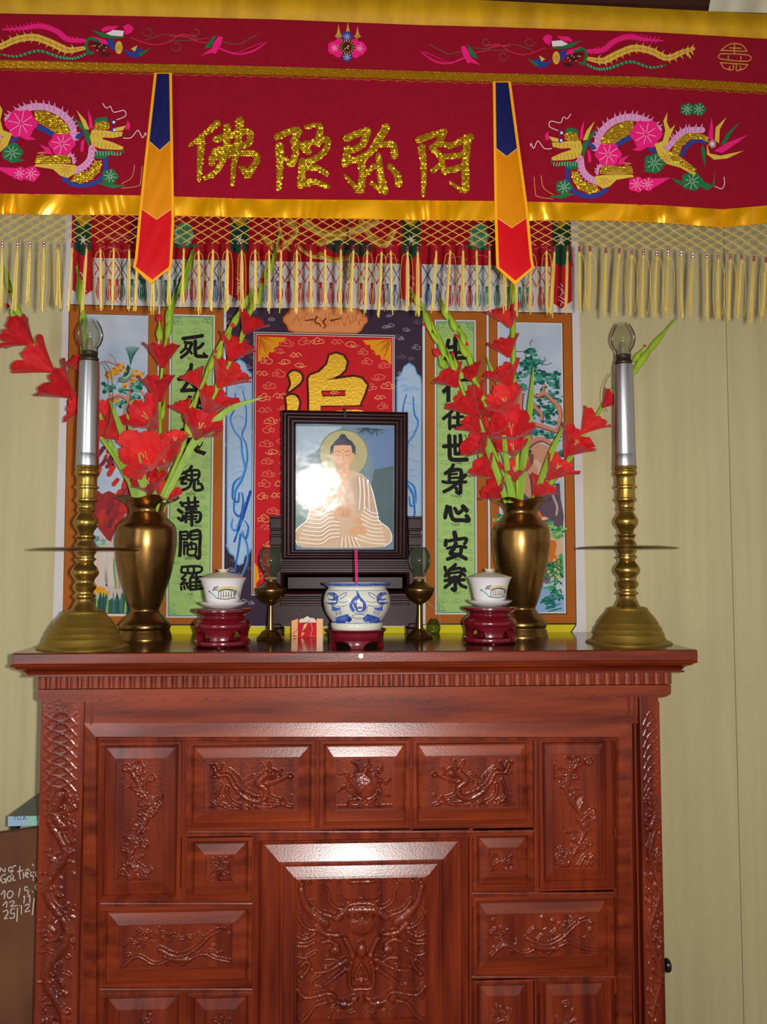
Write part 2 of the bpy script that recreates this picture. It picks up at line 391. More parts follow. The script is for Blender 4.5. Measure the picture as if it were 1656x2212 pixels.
def dragon_carving(mirror):
    def fn(w, h):
        s = 2.208; ox, oy = 100, 118; Q = lambda *p: [((x-ox)/s*(w/196.0), (y-oy)/s*(h/118.0)) for x, y in p]
        st = [(Q((140, 150), (160, 195), (205, 195), (235, 250), (275, 300), (330, 330), (380, 318), (385, 270), (350, 240), (375, 205), (410, 190)), (10, 17), 0.009),
              (Q((120, 140), (150, 190)), (3, 9), .006), (Q((180, 140), (160, 190)), (3, 9), .006), (Q((130, 200), (160, 205)), 6, .006), (Q((210, 165), (250, 200), (300, 270)), 4, .004),
              (Q((170, 240), (155, 300), (170, 340), (195, 350)), (8, 5), .007), (Q((200, 260), (205, 310), (240, 345), (265, 350)), (9, 5), .007),
              (Q((320, 330), (310, 360), (345, 368)), (9, 5), .007), (Q((385, 300), (430, 320), (470, 325)), (8, 5), .007), (Q((370, 345), (430, 345), (460, 350)), (7, 4), .006),
              (Q((385, 190), (360, 140)), (6, 3), .008), (Q((405, 180), (400, 135)), (6, 3), .008), (Q((400, 250), (450, 230), (490, 210)), (5, 3), .006),
              (Q((440, 195), (460, 175)), 6, .008), (Q((440, 205), (460, 205)), 5, .007), (Q((280, 230), (320, 200), (340, 220)), 5, .005), (Q((290, 250), (330, 235)), 5, .005),
              (Q((115, 360), (160, 345), (210, 365), (300, 372)), 5, .005), (Q((400, 365), (450, 352), (505, 362)), 7, .005)]
        bl = [((410-ox)/s*(w/196.0), (195-oy)/s*(h/118.0), 15, 12, .011), ((408-ox)/s*(w/196.0), (190-oy)/s*(h/118.0), 4, 4, .015), ((500-ox)/s*(w/196.0), (205-oy)/s*(h/118.0), 6, 6, .008), ((468-ox)/s*(w/196.0), (345-oy)/s*(h/118.0), 8, 7, .008)]
        for k in range(14): bl.append((random.uniform(.05, .95)*w, random.uniform(.72, .97)*h, 5, 3, .004))
        for k in range(22):      # scales along the body
            t = k/21; x = (235+(380-235)*t-ox)/s*(w/196.0); y = (250+(318-250)*math.sin(t*1.7)-oy)/s*(h/118.0); bl.append((x, y, 3, 3, .0105))
        if mirror:
            st = [([(w-p[0], p[1]) for p in a], b_, c) for a, b_, c in st]; bl = [(w-q[0],)+q[1:] for q in bl]
        return st, bl
    return fn
def yinyang(w, h):
    cx, cy = w*.5, h*.53; R = w*.24; st = []; bl = [(cx, cy, R, R, .012)]
    st.append(([(cx+R*math.cos(a), cy+R*math.sin(a)) for a in np.linspace(0, 2*PI, 24)], 5, .007))
    st.append(([(cx, cy-R*.9), (cx+R*.45, cy-R*.4), (cx, cy), (cx-R*.4, cy+R*.5), (cx, cy+R*.9)], 4, .0145))
    for k in range(10):
        a = k*PI/5+.3; st.append(([(cx+R*1.15*math.cos(a), cy+R*1.15*math.sin(a)), (cx+R*1.5*math.cos(a+.25), cy+R*1.5*math.sin(a+.25)), (cx+R*1.95*math.cos(a+.1), cy+R*1.95*math.sin(a+.1))], (8, 2.5), .007))
    st.append(([(4, h-5), (w-4, h-5)], 4, .004))
    return st, bl
def mask(w, h):
    s = 3.067*(278/w); s = 860/w; C = 800; ox, oy = 372, 360
    st = []; bl = []
    def S(pts, wd_, ht):
        Q = [((x-ox)/s, (y-oy)*h/845) for x, y in pts]; st.append((Q, wd_, ht)); st.append(([((2*C-x-ox)/s, (y-oy)*h/845) for x, y in pts], wd_, ht))
    def B(x, y, rx, ry, ht):
        bl.append(((x-ox)/s, (y-oy)*h/845, rx/s, ry*h/845, ht)); bl.append(((2*C-x-ox)/s, (y-oy)*h/845, rx/s, ry*h/845, ht))
    S([(400, 420), (430, 520), (500, 590), (560, 630)], (14, 22), .009); S([(470, 500), (520, 560), (600, 590)], (8, 14), .008)
    S([(545, 405), (580, 440), (590, 500), (640, 540), (690, 545)], (6, 11), .008); S([(670, 470), (690, 500), (740, 505)], (5, 9), .008)
    S([(690, 560), (720, 520), (800, 510)], 15, .012); S([(640, 600), (700, 560), (800, 550)], 20, .012)
    S([(375, 570), (410, 630), (470, 665), (530, 660)], (6, 12), .008); S([(375, 700), (430, 720), (490, 690)], (7, 10), .007)
    S([(380, 760), (440, 760), (490, 740)], 9, .007); S([(540, 740), (590, 730), (640, 760)], 12, .010); B(625, 790, 40, 34, .013); B(625, 790, 14, 12, .017)
    S([(690, 720), (720, 770), (740, 820)], 14, .012); B(800, 790, 36, 55, .016); B(740, 820, 26, 26, .013); B(800, 640, 90, 70, .011)
    for k in range(12): B(700+k*9, 590+8*math.sin(k), 9, 8, .0135)
    S([(700, 850), (640, 880), (560, 910), (470, 915)], (16, 7), .010); S([(700, 900), (620, 950), (560, 990)], (12, 6), .009)
    S([(560, 840), (620, 840), (680, 880)], 10, .009); S([(470, 990), (480, 960), (560, 920)], 7, .006)
    S([(735, 860), (720, 930), (730, 1010), (800, 1015)], 11, .011); S([(800, 870), (770, 920), (760, 960), (800, 950)], 8, .010); B(800, 970, 22, 22, .012)
    S([(800, 1030), (790, 1100)], 8, .008); S([(790, 1030), (760, 1080)], 6, .008)
    S([(380, 1010), (430, 1060), (520, 1050), (600, 1040), (635, 1090), (600, 1110)], (12, 9), .010); S([(410, 1200), (450, 1170), (500, 1110), (570, 1090)], (9, 9), .009)
    S([(640, 1090), (700, 1110), (740, 1100)], 12, .010); B(690, 1110, 36, 32, .011); B(750, 1080, 26, 24, .010); S([(590, 1170), (610, 1140)], 8, .007); S([(720, 1160), (760, 1150)], 8, .006)
    S([(400, 880), (440, 850), (460, 880), (420, 930)], 10, .009); B(410, 940, 24, 20, .009); B(405, 395, 20, 20, .010); B(460, 388, 16, 14, .009); B(580, 380, 20, 10, .008); B(760, 385, 60, 18, .009); B(650, 385, 14, 12, .007)
    S([(390, 1020), (400, 1080)], 10, .007); S([(500, 640), (560, 690), (650, 700)], 14, .009); S([(380, 820), (430, 830), (500, 800)], 8, .006)
    for k in range(16): B(random.uniform(380, 700), random.uniform(640, 1190), 14, 10, .005)
    return st, bl
PAN = [(214, 1601, 390, 1946, 40, 42, lambda w, h: foliage(w, h, 3, 46, True)), (405, 1601, 681, 1790, 40, 41, dragon_carving(False)),
       (690, 1598, 886, 1788, 36, 42, yinyang), (890, 1596, 1151, 1785, 34, 42, dragon_carving(True)), (1161, 1594, 1324, 1915, 34, 40, lambda w, h: foliage(w, h, 5, 46, True)),
       (405, 1808, 545, 1947, 42, 42, lambda w, h: little(w, h, 1)), (1020, 1796, 1152, 1923, 38, 40, lambda w, h: little(w, h, 2)),
       (217, 1958, 545, 2132, 44, 44, lambda w, h: landscape(w, h, 4)), (1020, 1937, 1326, 2105, 36, 42, lambda w, h: landscape(w, h, 9)),
       (217, 2143, 392, 2480, 42, 42, lambda w, h: foliage(w, h, 8, 24, True)), (405, 2143, 545, 2290, 42, 42, lambda w, h: little(w, h, 3)),
       (1020, 2116, 1152, 2290, 38, 40, lambda w, h: little(w, h, 4)), (1163, 2112, 1324, 2480, 36, 42, lambda w, h: foliage(w, h, 11, 24, True)),
       (405, 2303, 1152, 2480, 44, 44, lambda w, h: landscape(w, h, 12))]
for p in PAN: panel(*p)
panel(550, 1806, 1012, 2290, 91, 91, mask, big=True)
# rails and stiles between the panels: one flat lattice at rail height
RX0, RY0, RX1, RY1 = 214, 1592, 1328, 2484
rects = [(p[0], p[1], p[2], p[3]) for p in PAN]+[(550, 1806, 1012, 2290)]
gx = sorted({RX0, RX1, *[r[0] for r in rects], *[r[2] for r in rects]}); gy = sorted({RY0, RY1, *[r[1] for r in rects], *[r[3] for r in rects]})
b = MB()
for i in range(len(gx)-1):
    for j in range(len(gy)-1):
        mx, my = (gx[i]+gx[i+1])/2, (gy[j]+gy[j+1])/2
        if not any(r[0] < mx < r[2] and r[1] < my < r[3] for r in rects):
            A = W(gx[i], gy[j], YF); C_ = W(gx[i+1], gy[j+1], YF); y = YF-0.006
            b.add([(A.x, y, A.z), (C_.x, y, A.z), (C_.x, y, C_.z), (A.x, y, C_.z)], [(0, 1, 2, 3)])
# raised bead along the middle of the vertical and horizontal rails
def bead(x0, y0, x1, y1, r=3.2):
    A = W(x0, y0, YF-0.006); C_ = W(x1, y1, YF-0.006); b.tube([A, C_], r*PX, 8)
for y, x0, x1 in ((1597, 214, 1328), (1797, 405, 1150), (1952, 217, 545), (1930, 1018, 1326), (2137, 217, 545), (2110, 1018, 1326)): bead(x0, y, x1, y)
for x, y0, y1 in ((397, 1601, 1946), (686, 1600, 1788), (888, 1598, 1785), (1156, 1596, 1915), (398, 2143, 2480), (1157, 2114, 2480), (547, 1806, 2290), (1016, 1800, 2290)): bead(x, y0, x, y1)
b.build('panel_rails', [M_wood], altar, smooth=40)
# the bevelled surround, frieze and inner stiles
def q(px, py, d): return (W(px, py, YF).x, YF-d, W(px, py, YF).z)
b = MB()
O = [(183, 1560), (1362, 1560), (1362, 2520), (183, 2520)]; I = [(214, 1592), (1328, 1592), (1328, 2484), (214, 2484)]
P = [[q(x, y, 0.0) for x, y in O], [q(x, y, 0.009) for x, y in O], [q(x+(-4 if x < 700 else 4), y-4 if y < 2000 else y+4, 0.0165) for x, y in I], [q(x+(-3 if x < 700 else 3), y-3 if y < 2000 else y+3, 0.0165) for x, y in I], [q(x, y, 0.006) for x, y in I]]
b.grid(P, 0, True); b.build('bevelled_surround', [M_woodh], altar, smooth=0)
b = MB(); A = q(165, 1500, 0); C_ = q(1376, 1562, 0); b.box(A[0], C_[0], YF-0.008, YF+0.03, C_[2], zz(1493, .0)); b.build('frieze_rail', [M_woodh], altar, smooth=0, bevel=0.002)
for x0, x1 in ((163, 184), (1361, 1380)):
    b = MB()
    A = q(x0, 1505, 0); C_ = q(x1, 2600, 0); b.box(A[0], C_[0], YF-0.004, YF+0.03, 0.12, zz(1494, 0)); b.box(A[0]+.004, A[0]+.009, YF-0.010, YF, 0.12, zz(1494, 0)); b.box(C_[0]-.009, C_[0]-.004, YF-0.010, YF, 0.12, zz(1494, 0))
    b.build('inner_stile', [M_wood], altar, smooth=0, bevel=0.0015)
def post(x0, x1, flip, seed):
    A = q(x0, 1507, 0); C_ = q(x1, 2500, 0); d = 0.014
    b = MB(); b.box(A[0], C_[0], YF-d, -0.012 if False else YF+0.06, 0.12, zz(1494, 0)); o = b.build('corner_post', [M_wood], altar, smooth=0, bevel=0.003)
    w, h = x1-x0-6, 780; st = []; bl = []; r = random.Random(seed)
    for k in range(7):                                    # trellis at the top
        y = 22+k*24
        st += [([(6, y+30), (w*.5, y), (w-6, y+30)], 3.5, .002), ([(6, y+8), (w*.5, y+22), (w-6, y+2)], 3, .0015)]
    st.append(([(w*.5, 215), (w*.3, 260), (w*.7, 330), (w*.2, 410), (w*.82, 500), (w*.25, 590), (w*.75, 680), (w*.4, 770)], 15, .008))
    st.append(([(w*.55, 200), (w*.35, 240), (w*.6, 270)], 22, .010))
    for k in range(120):
        x, y = r.uniform(.08, .92)*w, r.uniform(205, 770); a = r.uniform(0, PI); l = r.uniform(7, 16)
        st.append(([(x, y), (x+l*.6*math.cos(a)+3, y+l*.6*math.sin(a)), (x+l*math.cos(a), y+l*math.sin(a))], (r.uniform(4, 8), 2), r.uniform(.003, .007)))
    for k in range(26): bl.append((r.uniform(.15, .85)*w, r.uniform(205, 770), r.uniform(3, 7), r.uniform(3, 7), r.uniform(.004, .009)))
    if flip: st = [([(w-p[0], p[1]) for p in a], b_, c) for a, b_, c in st]; bl = [(w-e[0],)+e[1:] for e in bl]
    a = W(x0+3, 1514, YF); c = W(x1-3, 1514+h, YF); nx, nz = int(w/1.7), int(h/2.0); H = field(nx, nz, w, h, st, bl); H[:, 0] = H[:, -1] = 0
    Pg = [[(a.x+(c.x-a.x)*i/(nx-1), YF-d-0.0003-H[j, i], a.z+(c.z-a.z)*j/(nz-1)) for i in range(nx)] for j in range(nz)]
    m = MB(); m.grid(Pg); m.build('carving', [M_wood], o, smooth=60)
post(94, 165, False, 1); post(1376, 1437, True, 2)
s = W(779, 1417, YE-0.003); b = MB(); b.lathe(0, 0, [(0, 0.001), (0.0055, 0.001), (0.006, 0.0)], 20)
b.v = [(s.x+x, s.y-z-0.0002, s.z+y) for x, y, z in b.v]; b.build('round_sticker', [paint((245, 240, 232))], altar, smooth=0, label='round white sticker')
kn = W(1441, 2085, -0.405); b = MB(); b.lathe(0, 0, [(0, .020), (.008, .020), (.014, .017), (.016, .012), (.014, .007), (.007, .004), (.006, -.012)], 24)
b.v = [(AX1-0.006+z, kn.y+x, kn.z+y) for x, y, z in b.v]; b.build('side_knob', [mat('black_plastic', (22, 22, 26), rough=.25)], altar, label='black side knob')
# ================================================================== painted backdrop on the wall
YP = -0.004
SP = lambda px, py, off: W(px, py, YP-off)
bd = thing('painted_backdrop', 'painted ancestral backdrop sheet on the wall behind the altar things, with couplets and a red centre', 'backdrop', W(700, 1000, YP))
K_white = mat('cream_white_sheet', (224, 218, 216), rough=.8, spec=.15, var=.05, vscale=(9, 9, 9)); K_brown = mat('ochre_brown_paint', (182, 100, 30), rough=.7, spec=.2, var=.12, vscale=(12, 12, 12))
K_line = paint((70, 52, 44)); K_green = mat('pale_green_paint', (172, 206, 122), rough=.75, spec=.15, var=.05, vscale=(14, 14, 14)); K_blk = paint((36, 32, 34))
K_red = mat('painted_red_ground', (214, 28, 38), rough=.7, spec=.2, var=.15, vscale=(16, 16, 16)); K_dark = mat('aubergine_paint', (66, 50, 66), rough=.75, spec=.15, var=.15, vscale=(14, 14, 14))
K_lb = mat('light_blue_paint', (176, 202, 230), rough=.75, spec=.15, var=.08, vscale=(18, 18, 18)); K_b1 = paint((110, 170, 226)); K_b2 = paint((58, 128, 206)); K_b3 = paint((34, 78, 168))
K_gold = mat('gold_paint', (226, 176, 36), rough=.42, spec=.4, metal=.35, bump=.5, bscale=160); K_or = paint((236, 158, 30)); K_or2 = paint((206, 110, 20)); K_teal = paint((52, 138, 116)); K_teald = paint((30, 96, 86))
K_bark = paint((214, 142, 110)); K_barkd = paint((140, 82, 76)); K_sky = mat('grey_blue_wash', (206, 212, 222), rough=.8, spec=.1, var=.12, vscale=(6, 6, 10), dark=(172, 192, 216)); K_cream = paint((240, 218, 150)); K_yel = paint((222, 206, 36))
m = MB(); p = [SP(143, 440, -.001), SP(1246, 440, -.001), SP(1266, 1372, -.001), SP(113, 1372, -.001)]
q2 = [SP(143, 440, -.004), SP(1246, 440, -.004), SP(1266, 1372, -.004), SP(113, 1372, -.004)]
m.add(p+q2, [(0, 1, 2, 3), (4, 7, 6, 5), (0, 4, 5, 1), (1, 5, 6, 2), (2, 6, 7, 3), (3, 7, 4, 0)]); m.build('sheet', [K_white], bd, smooth=0)
def cloud(P, x, y, s, m, w=1.0, layer=3, kind=None):
    k = random.randint(0, 3) if kind is None else kind; f = random.choice((-1, 1)); C_ = lambda pts: P.stroke([(x+a*s*f, y+c*s) for a, c in pts], w, m, layer, n=4, cap=False)
    if k == 0: C_([(-1, .15), (-.8, -.2), (-.45, -.1), (-.5, .15), (-.7, .1)]); C_([(-.5, -.2), (-.2, -.55), (.2, -.4), (.25, -.05), (-.05, 0), (-.05, -.2)]); C_([(.25, -.2), (.6, -.35), (.8, -.05), (1.0, .2)]); C_([(-.9, .25), (-.3, .4), (.3, .3), (.9, .3)])
    elif k == 1: C_([(-.9, .1), (-.5, -.35), (-.1, -.3), (0, .1), (-.35, .2), (-.4, -.05)]); C_([(0, -.1), (.4, -.4), (.75, -.1), (.55, .25), (.2, .2), (.3, -.05)]); C_([(.7, .1), (1.05, .05)])
    elif k == 2: C_([(-.7, .2), (-.8, -.15), (-.4, -.3), (-.15, -.6), (.3, -.55), (.4, -.2), (.8, -.15), (.75, .25)]); C_([(-.75, .25), (-.2, .4), (.3, .2), (.75, .3)]); C_([(-.1, 0), (.1, -.25), (.3, 0), (.05, .1)])
    else: C_([(-1, 0), (-.4, -.3), (.2, -.3), (.5, 0), (.2, .3), (-.1, .15), (.1, -.05)]); C_([(-.9, .1), (-.3, .35), (.4, .4), (1, .1)])
# ---- brown frames and yellow strip (flat painted borders)
P = Painter(SP)
P.poly([(149, 657), (342, 662), (331, 1351), (135, 1352)], K_line, 1); P.poly([(150.5, 659), (341, 664), (330, 1349), (136, 1350)], K_brown, 2)
P.poly([(346, 662), (483, 665), (478, 1350), (338, 1350)], K_line, 1); P.poly([(347, 664), (482, 667), (477, 1348), (339, 1348)], K_brown, 2)
P.poly([(918, 671), (1050, 673), (1055, 1348), (918, 1348)], K_line, 1); P.poly([(919.5, 672.5), (1049, 675), (1053.5, 1346), (919.5, 1346)], K_brown, 2)
P.poly([(1055, 673), (1235, 676), (1245, 1348), (1060, 1348)], K_line, 1); P.poly([(1056, 675), (1233.5, 678), (1243.5, 1346), (1061, 1346)], K_brown, 2)
P.poly([(135, 1352), (1244, 1349), (1232, 1372), (118, 1372)], K_yel, 2); P.stroke([(135, 1351), (1244, 1348.5)], 1.6, K_line, 3, n=1, cap=False); P.stroke([(1244, 1349), (1232, 1367)], 2.5, K_line, 3, n=1, cap=False)
P.build('painted_border', bd)
# ---- painted valance along the top
P = Painter(SP); R_ = mat('painted_crimson_valance', (196, 24, 40), rough=.75, spec=.15, var=.25, vscale=(12, 12, 12)); G_ = paint((34, 74, 56)); W_ = paint((226, 214, 214))
P.poly([(156, 440), (1230, 440), (1236, 577), (154, 556)], R_, 1)
for x0, x1, col in ((200, 252, (206, 40, 52)), (252, 300, (40, 104, 88)), (378, 385, (40, 104, 88)), (385, 450, (206, 36, 60)), (450, 496, (52, 98, 168)), (541, 592, (52, 98, 168)), (592, 822, (200, 36, 56)), (822, 868, (52, 98, 168)), (911, 960, (52, 98, 168)), (960, 1020, (204, 40, 60)), (1020, 1135, (44, 134, 112)), (1135, 1192, (208, 52, 52)), (300, 378, (44, 120, 100))):
    m = paint(col)
    ytop = lambda x: 557+(x-156)*0.0195; xx = x0
    while xx < x1:
        t = ytop(xx)
        P.stroke([(xx, t), (xx+24, t+44)], random.uniform(1.2, 2.4), m, 2, n=1, cap=False); P.stroke([(xx+24, t), (xx, t+44)], random.uniform(1.2, 2.4), m, 2, n=1, cap=False)
        cx = xx+random.uniform(8, 14); c0 = t+46+random.uniform(-2, 2); P.disc(cx, c0, 4, 4, m, 3, 8)
        for k in range(4):
            d = (k-1.5)*3.2; P.stroke([(cx, c0), (cx+d*1.25, c0+20), (cx+d*.9, c0+40+random.uniform(-3, 3))], [2.2, 1.4, 2.6, 1.2], m, 2, n=4, cap=False)
        P.stroke([(cx-5, c0+14), (cx-6, c0+30), (cx, c0+46), (cx+6, c0+30), (cx+5, c0+14)], 1.2, m, 2, n=3, cap=False)
        xx += 22
def ppen(x0, x1, ya, yb, ys):
    c = (x0+x1)/2; P.poly([(x0, 440), (x1, 440), (x1+3, ys), (c, yb), (x0-5, ys)], paint((200, 28, 36)), 4)
    P.poly([(x0+1, 440), (x1-1, 440), (x1, ya-14), (c, ya), (x0, ya-14)], G_, 5); P.poly([(x0+2, 440), (x1-2, 440), (x1-2, 474), (c, 492), (x0+2, 474)], paint((206, 150, 26)), 6)
    for k in range(6): a = k*PI/3; P.stroke([(c, 518), (c+9*math.cos(a), 518+11*math.sin(a))], [4, 1.5], W_, 7, n=1)
    for k in range(7): P.stroke([(c-8+random.uniform(0, 14), ya+35+k*7), (c-6+random.uniform(0, 14), ya+42+k*7)], 1.8, W_, 7, n=1)
ppen(161, 197, 553, 641, 626); ppen(497, 537, 552, 651, 634); ppen(868, 908, 560, 655, 643); ppen(1192, 1232, 577, 667, 650)
# gilded lotus throne and leaves in the middle
G1 = paint((212, 152, 40)); G2 = paint((176, 110, 30)); G3 = paint((228, 196, 120)); OL = paint((62, 62, 50))
for pts, w in (([(570, 512), (600, 540), (640, 500), (620, 475)], 12), ([(660, 480), (700, 505), (760, 500), (810, 478)], 18), ([(690, 525), (730, 515), (775, 525)], 16), ([(690, 550), (720, 562), (760, 556)], 12), ([(780, 478), (800, 510), (830, 530), (850, 500)], 14), ([(600, 480), (610, 515), (625, 540)], 6), ([(640, 530), (670, 552), (700, 556)], 8)):
    P.stroke(pts, w, G1, 4); P.stroke([(x+2, y+3) for x, y in pts], w*.35, G3, 5); P.stroke([(x-2, y-4) for x, y in pts], w*.15, G2, 6)
P.poly([(700, 532), (720, 520), (760, 516), (780, 530), (770, 548), (735, 552)], OL, 6); P.poly([(748, 545), (770, 520), (800, 524), (806, 540), (780, 556)], OL, 6)
for cx, cy in ((1034, 512), (397, 508)):                                        # pale green lotus
    P.disc(cx, cy, 21, 24, paint((120, 178, 140)), 4, 20, 5, .08); P.disc(cx+1, cy-16, 15, 12, paint((92, 156, 112)), 5, 14)
    for k in range(5): P.stroke([(cx-16+k*8, cy-20), (cx-10+k*5, cy), (cx-6+k*3, cy+20)], 1.3, paint((48, 104, 76)), 6)
    P.stroke([(cx-26, cy+20), (cx, cy+26), (cx+28, cy+22)], 6, paint((44, 110, 78)), 5)
for k in range(26):
    x = random.choice((random.uniform(205, 290), random.uniform(545, 860), random.uniform(920, 1180))); y = random.uniform(500, 552)+(x-200)*.016
    P.stroke([(x, y), (x+18, y-5), (x+38, y+3)], 1.0, paint((226, 150, 150)), 4, cap=False)
P.build('painted_valance', bd)
# ---- couplets
def couplet(TL, TR, BR, BL, chars, rough_traced, capt, seed):
    P = Painter(SP); e = lambda a, d, k: (a[0]+d[0]*k, a[1]+d[1]*k)
    P.poly([e(TL, (-1, -1), 3.2), e(TR, (1, -1), 3.2), e(BR, (1, 1), 3.2), e(BL, (-1, 1), 3.2)], W_, 4); P.poly([TL, TR, BR, BL], paint((72, 150, 132)), 5); P.poly([e(TL, (1, 1), 2), e(TR, (-1, 1), 2), e(BR, (-1, -1), 2), e(BL, (1, -1), 2)], K_green, 6)
    rr = random.Random(seed); mc = paint((112, 160, 96)); mt = paint((86, 150, 116)); xx = lambda t, y: (TL[0]+(BL[0]-TL[0])*(y-TL[1])/(BL[1]-TL[1]))*(1-t)+(TR[0]+(BR[0]-TR[0])*(y-TR[1])/(BR[1]-TR[1]))*t
    y = TL[1]+14
    while y < BL[1]-10:
        for t in (rr.uniform(.12, .3), rr.uniform(.45, .6), rr.uniform(.75, .88)): cloud(P, xx(t, y), y+rr.uniform(-5, 5), rr.uniform(8, 13), rr.choice((mc, mt, mc)), .8, 7)
        y += 21
    for (cx, cy, fx, fy) in ((TL[0]+5, TL[1]+5, 1, 1), (TR[0]-5, TR[1]+5, -1, 1), (BL[0]+5, BL[1]-5, 1, -1), (BR[0]-5, BR[1]-5, -1, -1)):
        P.stroke([(cx, cy+14*fy), (cx, cy), (cx+14*fx, cy)], 2, mt, 8, n=1); P.stroke([(cx+4*fx, cy+9*fy), (cx+8*fx, cy+8*fy), (cx+9*fx, cy+3*fy)], 1.5, mt, 8)
    for ch, cx, cy in chars: P.text(ch, cx, cy, 62, K_blk, 10, 0.035)
    for tr, strokes in rough_traced:
        for pts, w in strokes: P.stroke(tr(*pts), w*1.18, K_blk, 10, n=4, jit=.04)
    for t, cx, cy in capt: P.text(t, cx, cy, 9, K_blk, 10)
    return P.build('couplet_panel', bd, label='pale green panel with black brush characters')
ZL = Z(340, 680, 6.504); ZL2 = Z(360, 980, 6.909); ZR = Z(860, 680, 6.91); ZR2 = Z(940, 980, 7.135)
tl = [(ZL, [([(360, 335), (500, 315), (630, 295)], 7), ([(385, 385), (440, 395), (480, 400), (430, 520), (335, 600)], 6), ([(400, 400), (390, 470), (330, 530)], 5), ([(400, 470), (450, 500), (480, 545)], 4.5),
      ([(530, 370), (530, 500), (540, 570), (600, 585), (690, 585)], 7), ([(640, 405), (600, 450), (545, 480)], 6), ([(650, 545), (690, 585)], 5)]),
      (ZL, [([(475, 700), (470, 760)], 7), ([(300, 905), (420, 895), (540, 880)], 7), ([(450, 780), (450, 900), (350, 1060)], 7), ([(340, 1065), (450, 1060), (545, 1055)], 7), ([(480, 960), (540, 1040)], 6)]),
      (ZL2, [([(370, 190), (330, 250), (220, 300)], 6), ([(280, 270), (470, 250), (460, 380), (300, 385), (290, 280)], 5), ([(375, 260), (375, 385)], 5), ([(290, 325), (465, 315)], 5), ([(160, 395), (270, 350), (215, 440), (290, 445)], 5.5),
        ([(370, 410), (330, 500), (220, 550)], 5.5), ([(415, 400), (415, 540), (530, 530), (525, 480)], 5.5), ([(475, 410), (465, 450), (515, 450)], 4.5)]),
      (ZL2, [([(210, 730), (240, 780)], 6), ([(175, 840), (230, 880)], 6.5), ([(175, 960), (230, 1000), (245, 930)], 6), ([(250, 740), (470, 720)], 5), ([(280, 800), (470, 780)], 5), ([(320, 660), (330, 790)], 5.5), ([(420, 655), (425, 785)], 5.5),
        ([(290, 835), (440, 825)], 5), ([(290, 880), (285, 1020)], 5.5), ([(290, 885), (490, 880), (490, 1000), (440, 1020)], 6), ([(370, 830), (375, 1070)], 6), ([(320, 940), (450, 930)], 4.5), ([(325, 980), (440, 975)], 4)]),
      (ZL2, [([(205, 1170), (205, 1370), (195, 1520)], 6.5), ([(210, 1175), (310, 1170), (310, 1270), (220, 1270)], 4.8), ([(215, 1222), (300, 1220)], 4), ([(360, 1170), (360, 1275), (470, 1265)], 4.8), ([(360, 1170), (490, 1160), (490, 1400), (485, 1560), (430, 1530)], 6.5), ([(370, 1218), (480, 1212)], 4),
        ([(260, 1320), (260, 1500)], 4.5), ([(265, 1320), (310, 1330), (280, 1390)], 4), ([(370, 1320), (320, 1380)], 4.5), ([(320, 1360), (430, 1350), (425, 1500), (315, 1505), (320, 1370)], 4.5), ([(330, 1430), (425, 1420)], 4), ([(370, 1350), (375, 1420)], 3.5)]),
      (ZL2, [([(225, 1690), (500, 1685), (490, 1770), (235, 1775), (228, 1700)], 4.8), ([(315, 1690), (315, 1770)], 4.5), ([(405, 1690), (405, 1770)], 4.5), ([(280, 1810), (220, 1870), (280, 1880), (215, 1945)], 4.5), ([(210, 1950), (310, 1930)], 4.5), ([(215, 1985), (220, 2030)], 4.5), ([(260, 1980), (270, 2020)], 4.5), ([(300, 1960), (325, 2010)], 4.5),
        ([(400, 1790), (350, 1880), (355, 2030)], 5), ([(370, 1850), (520, 1840)], 4.5), ([(370, 1920), (500, 1915)], 4.2), ([(375, 1975), (500, 1970)], 4.2), ([(360, 2030), (530, 2010)], 5), ([(440, 1800), (440, 2020)], 5)])]
couplet((371, 682), (461, 684), (453, 1331), (362, 1331), [('\u7684', 424, 884), ('\u7075', 414, 955)], tl, [('H\u1ed2N', 412, 1065), ('M\u00c3N', 424, 1135), ('DI\u00caM', 409, 1205), ('LA', 412, 1283), ('T\u1eec', 410, 774)], 3)
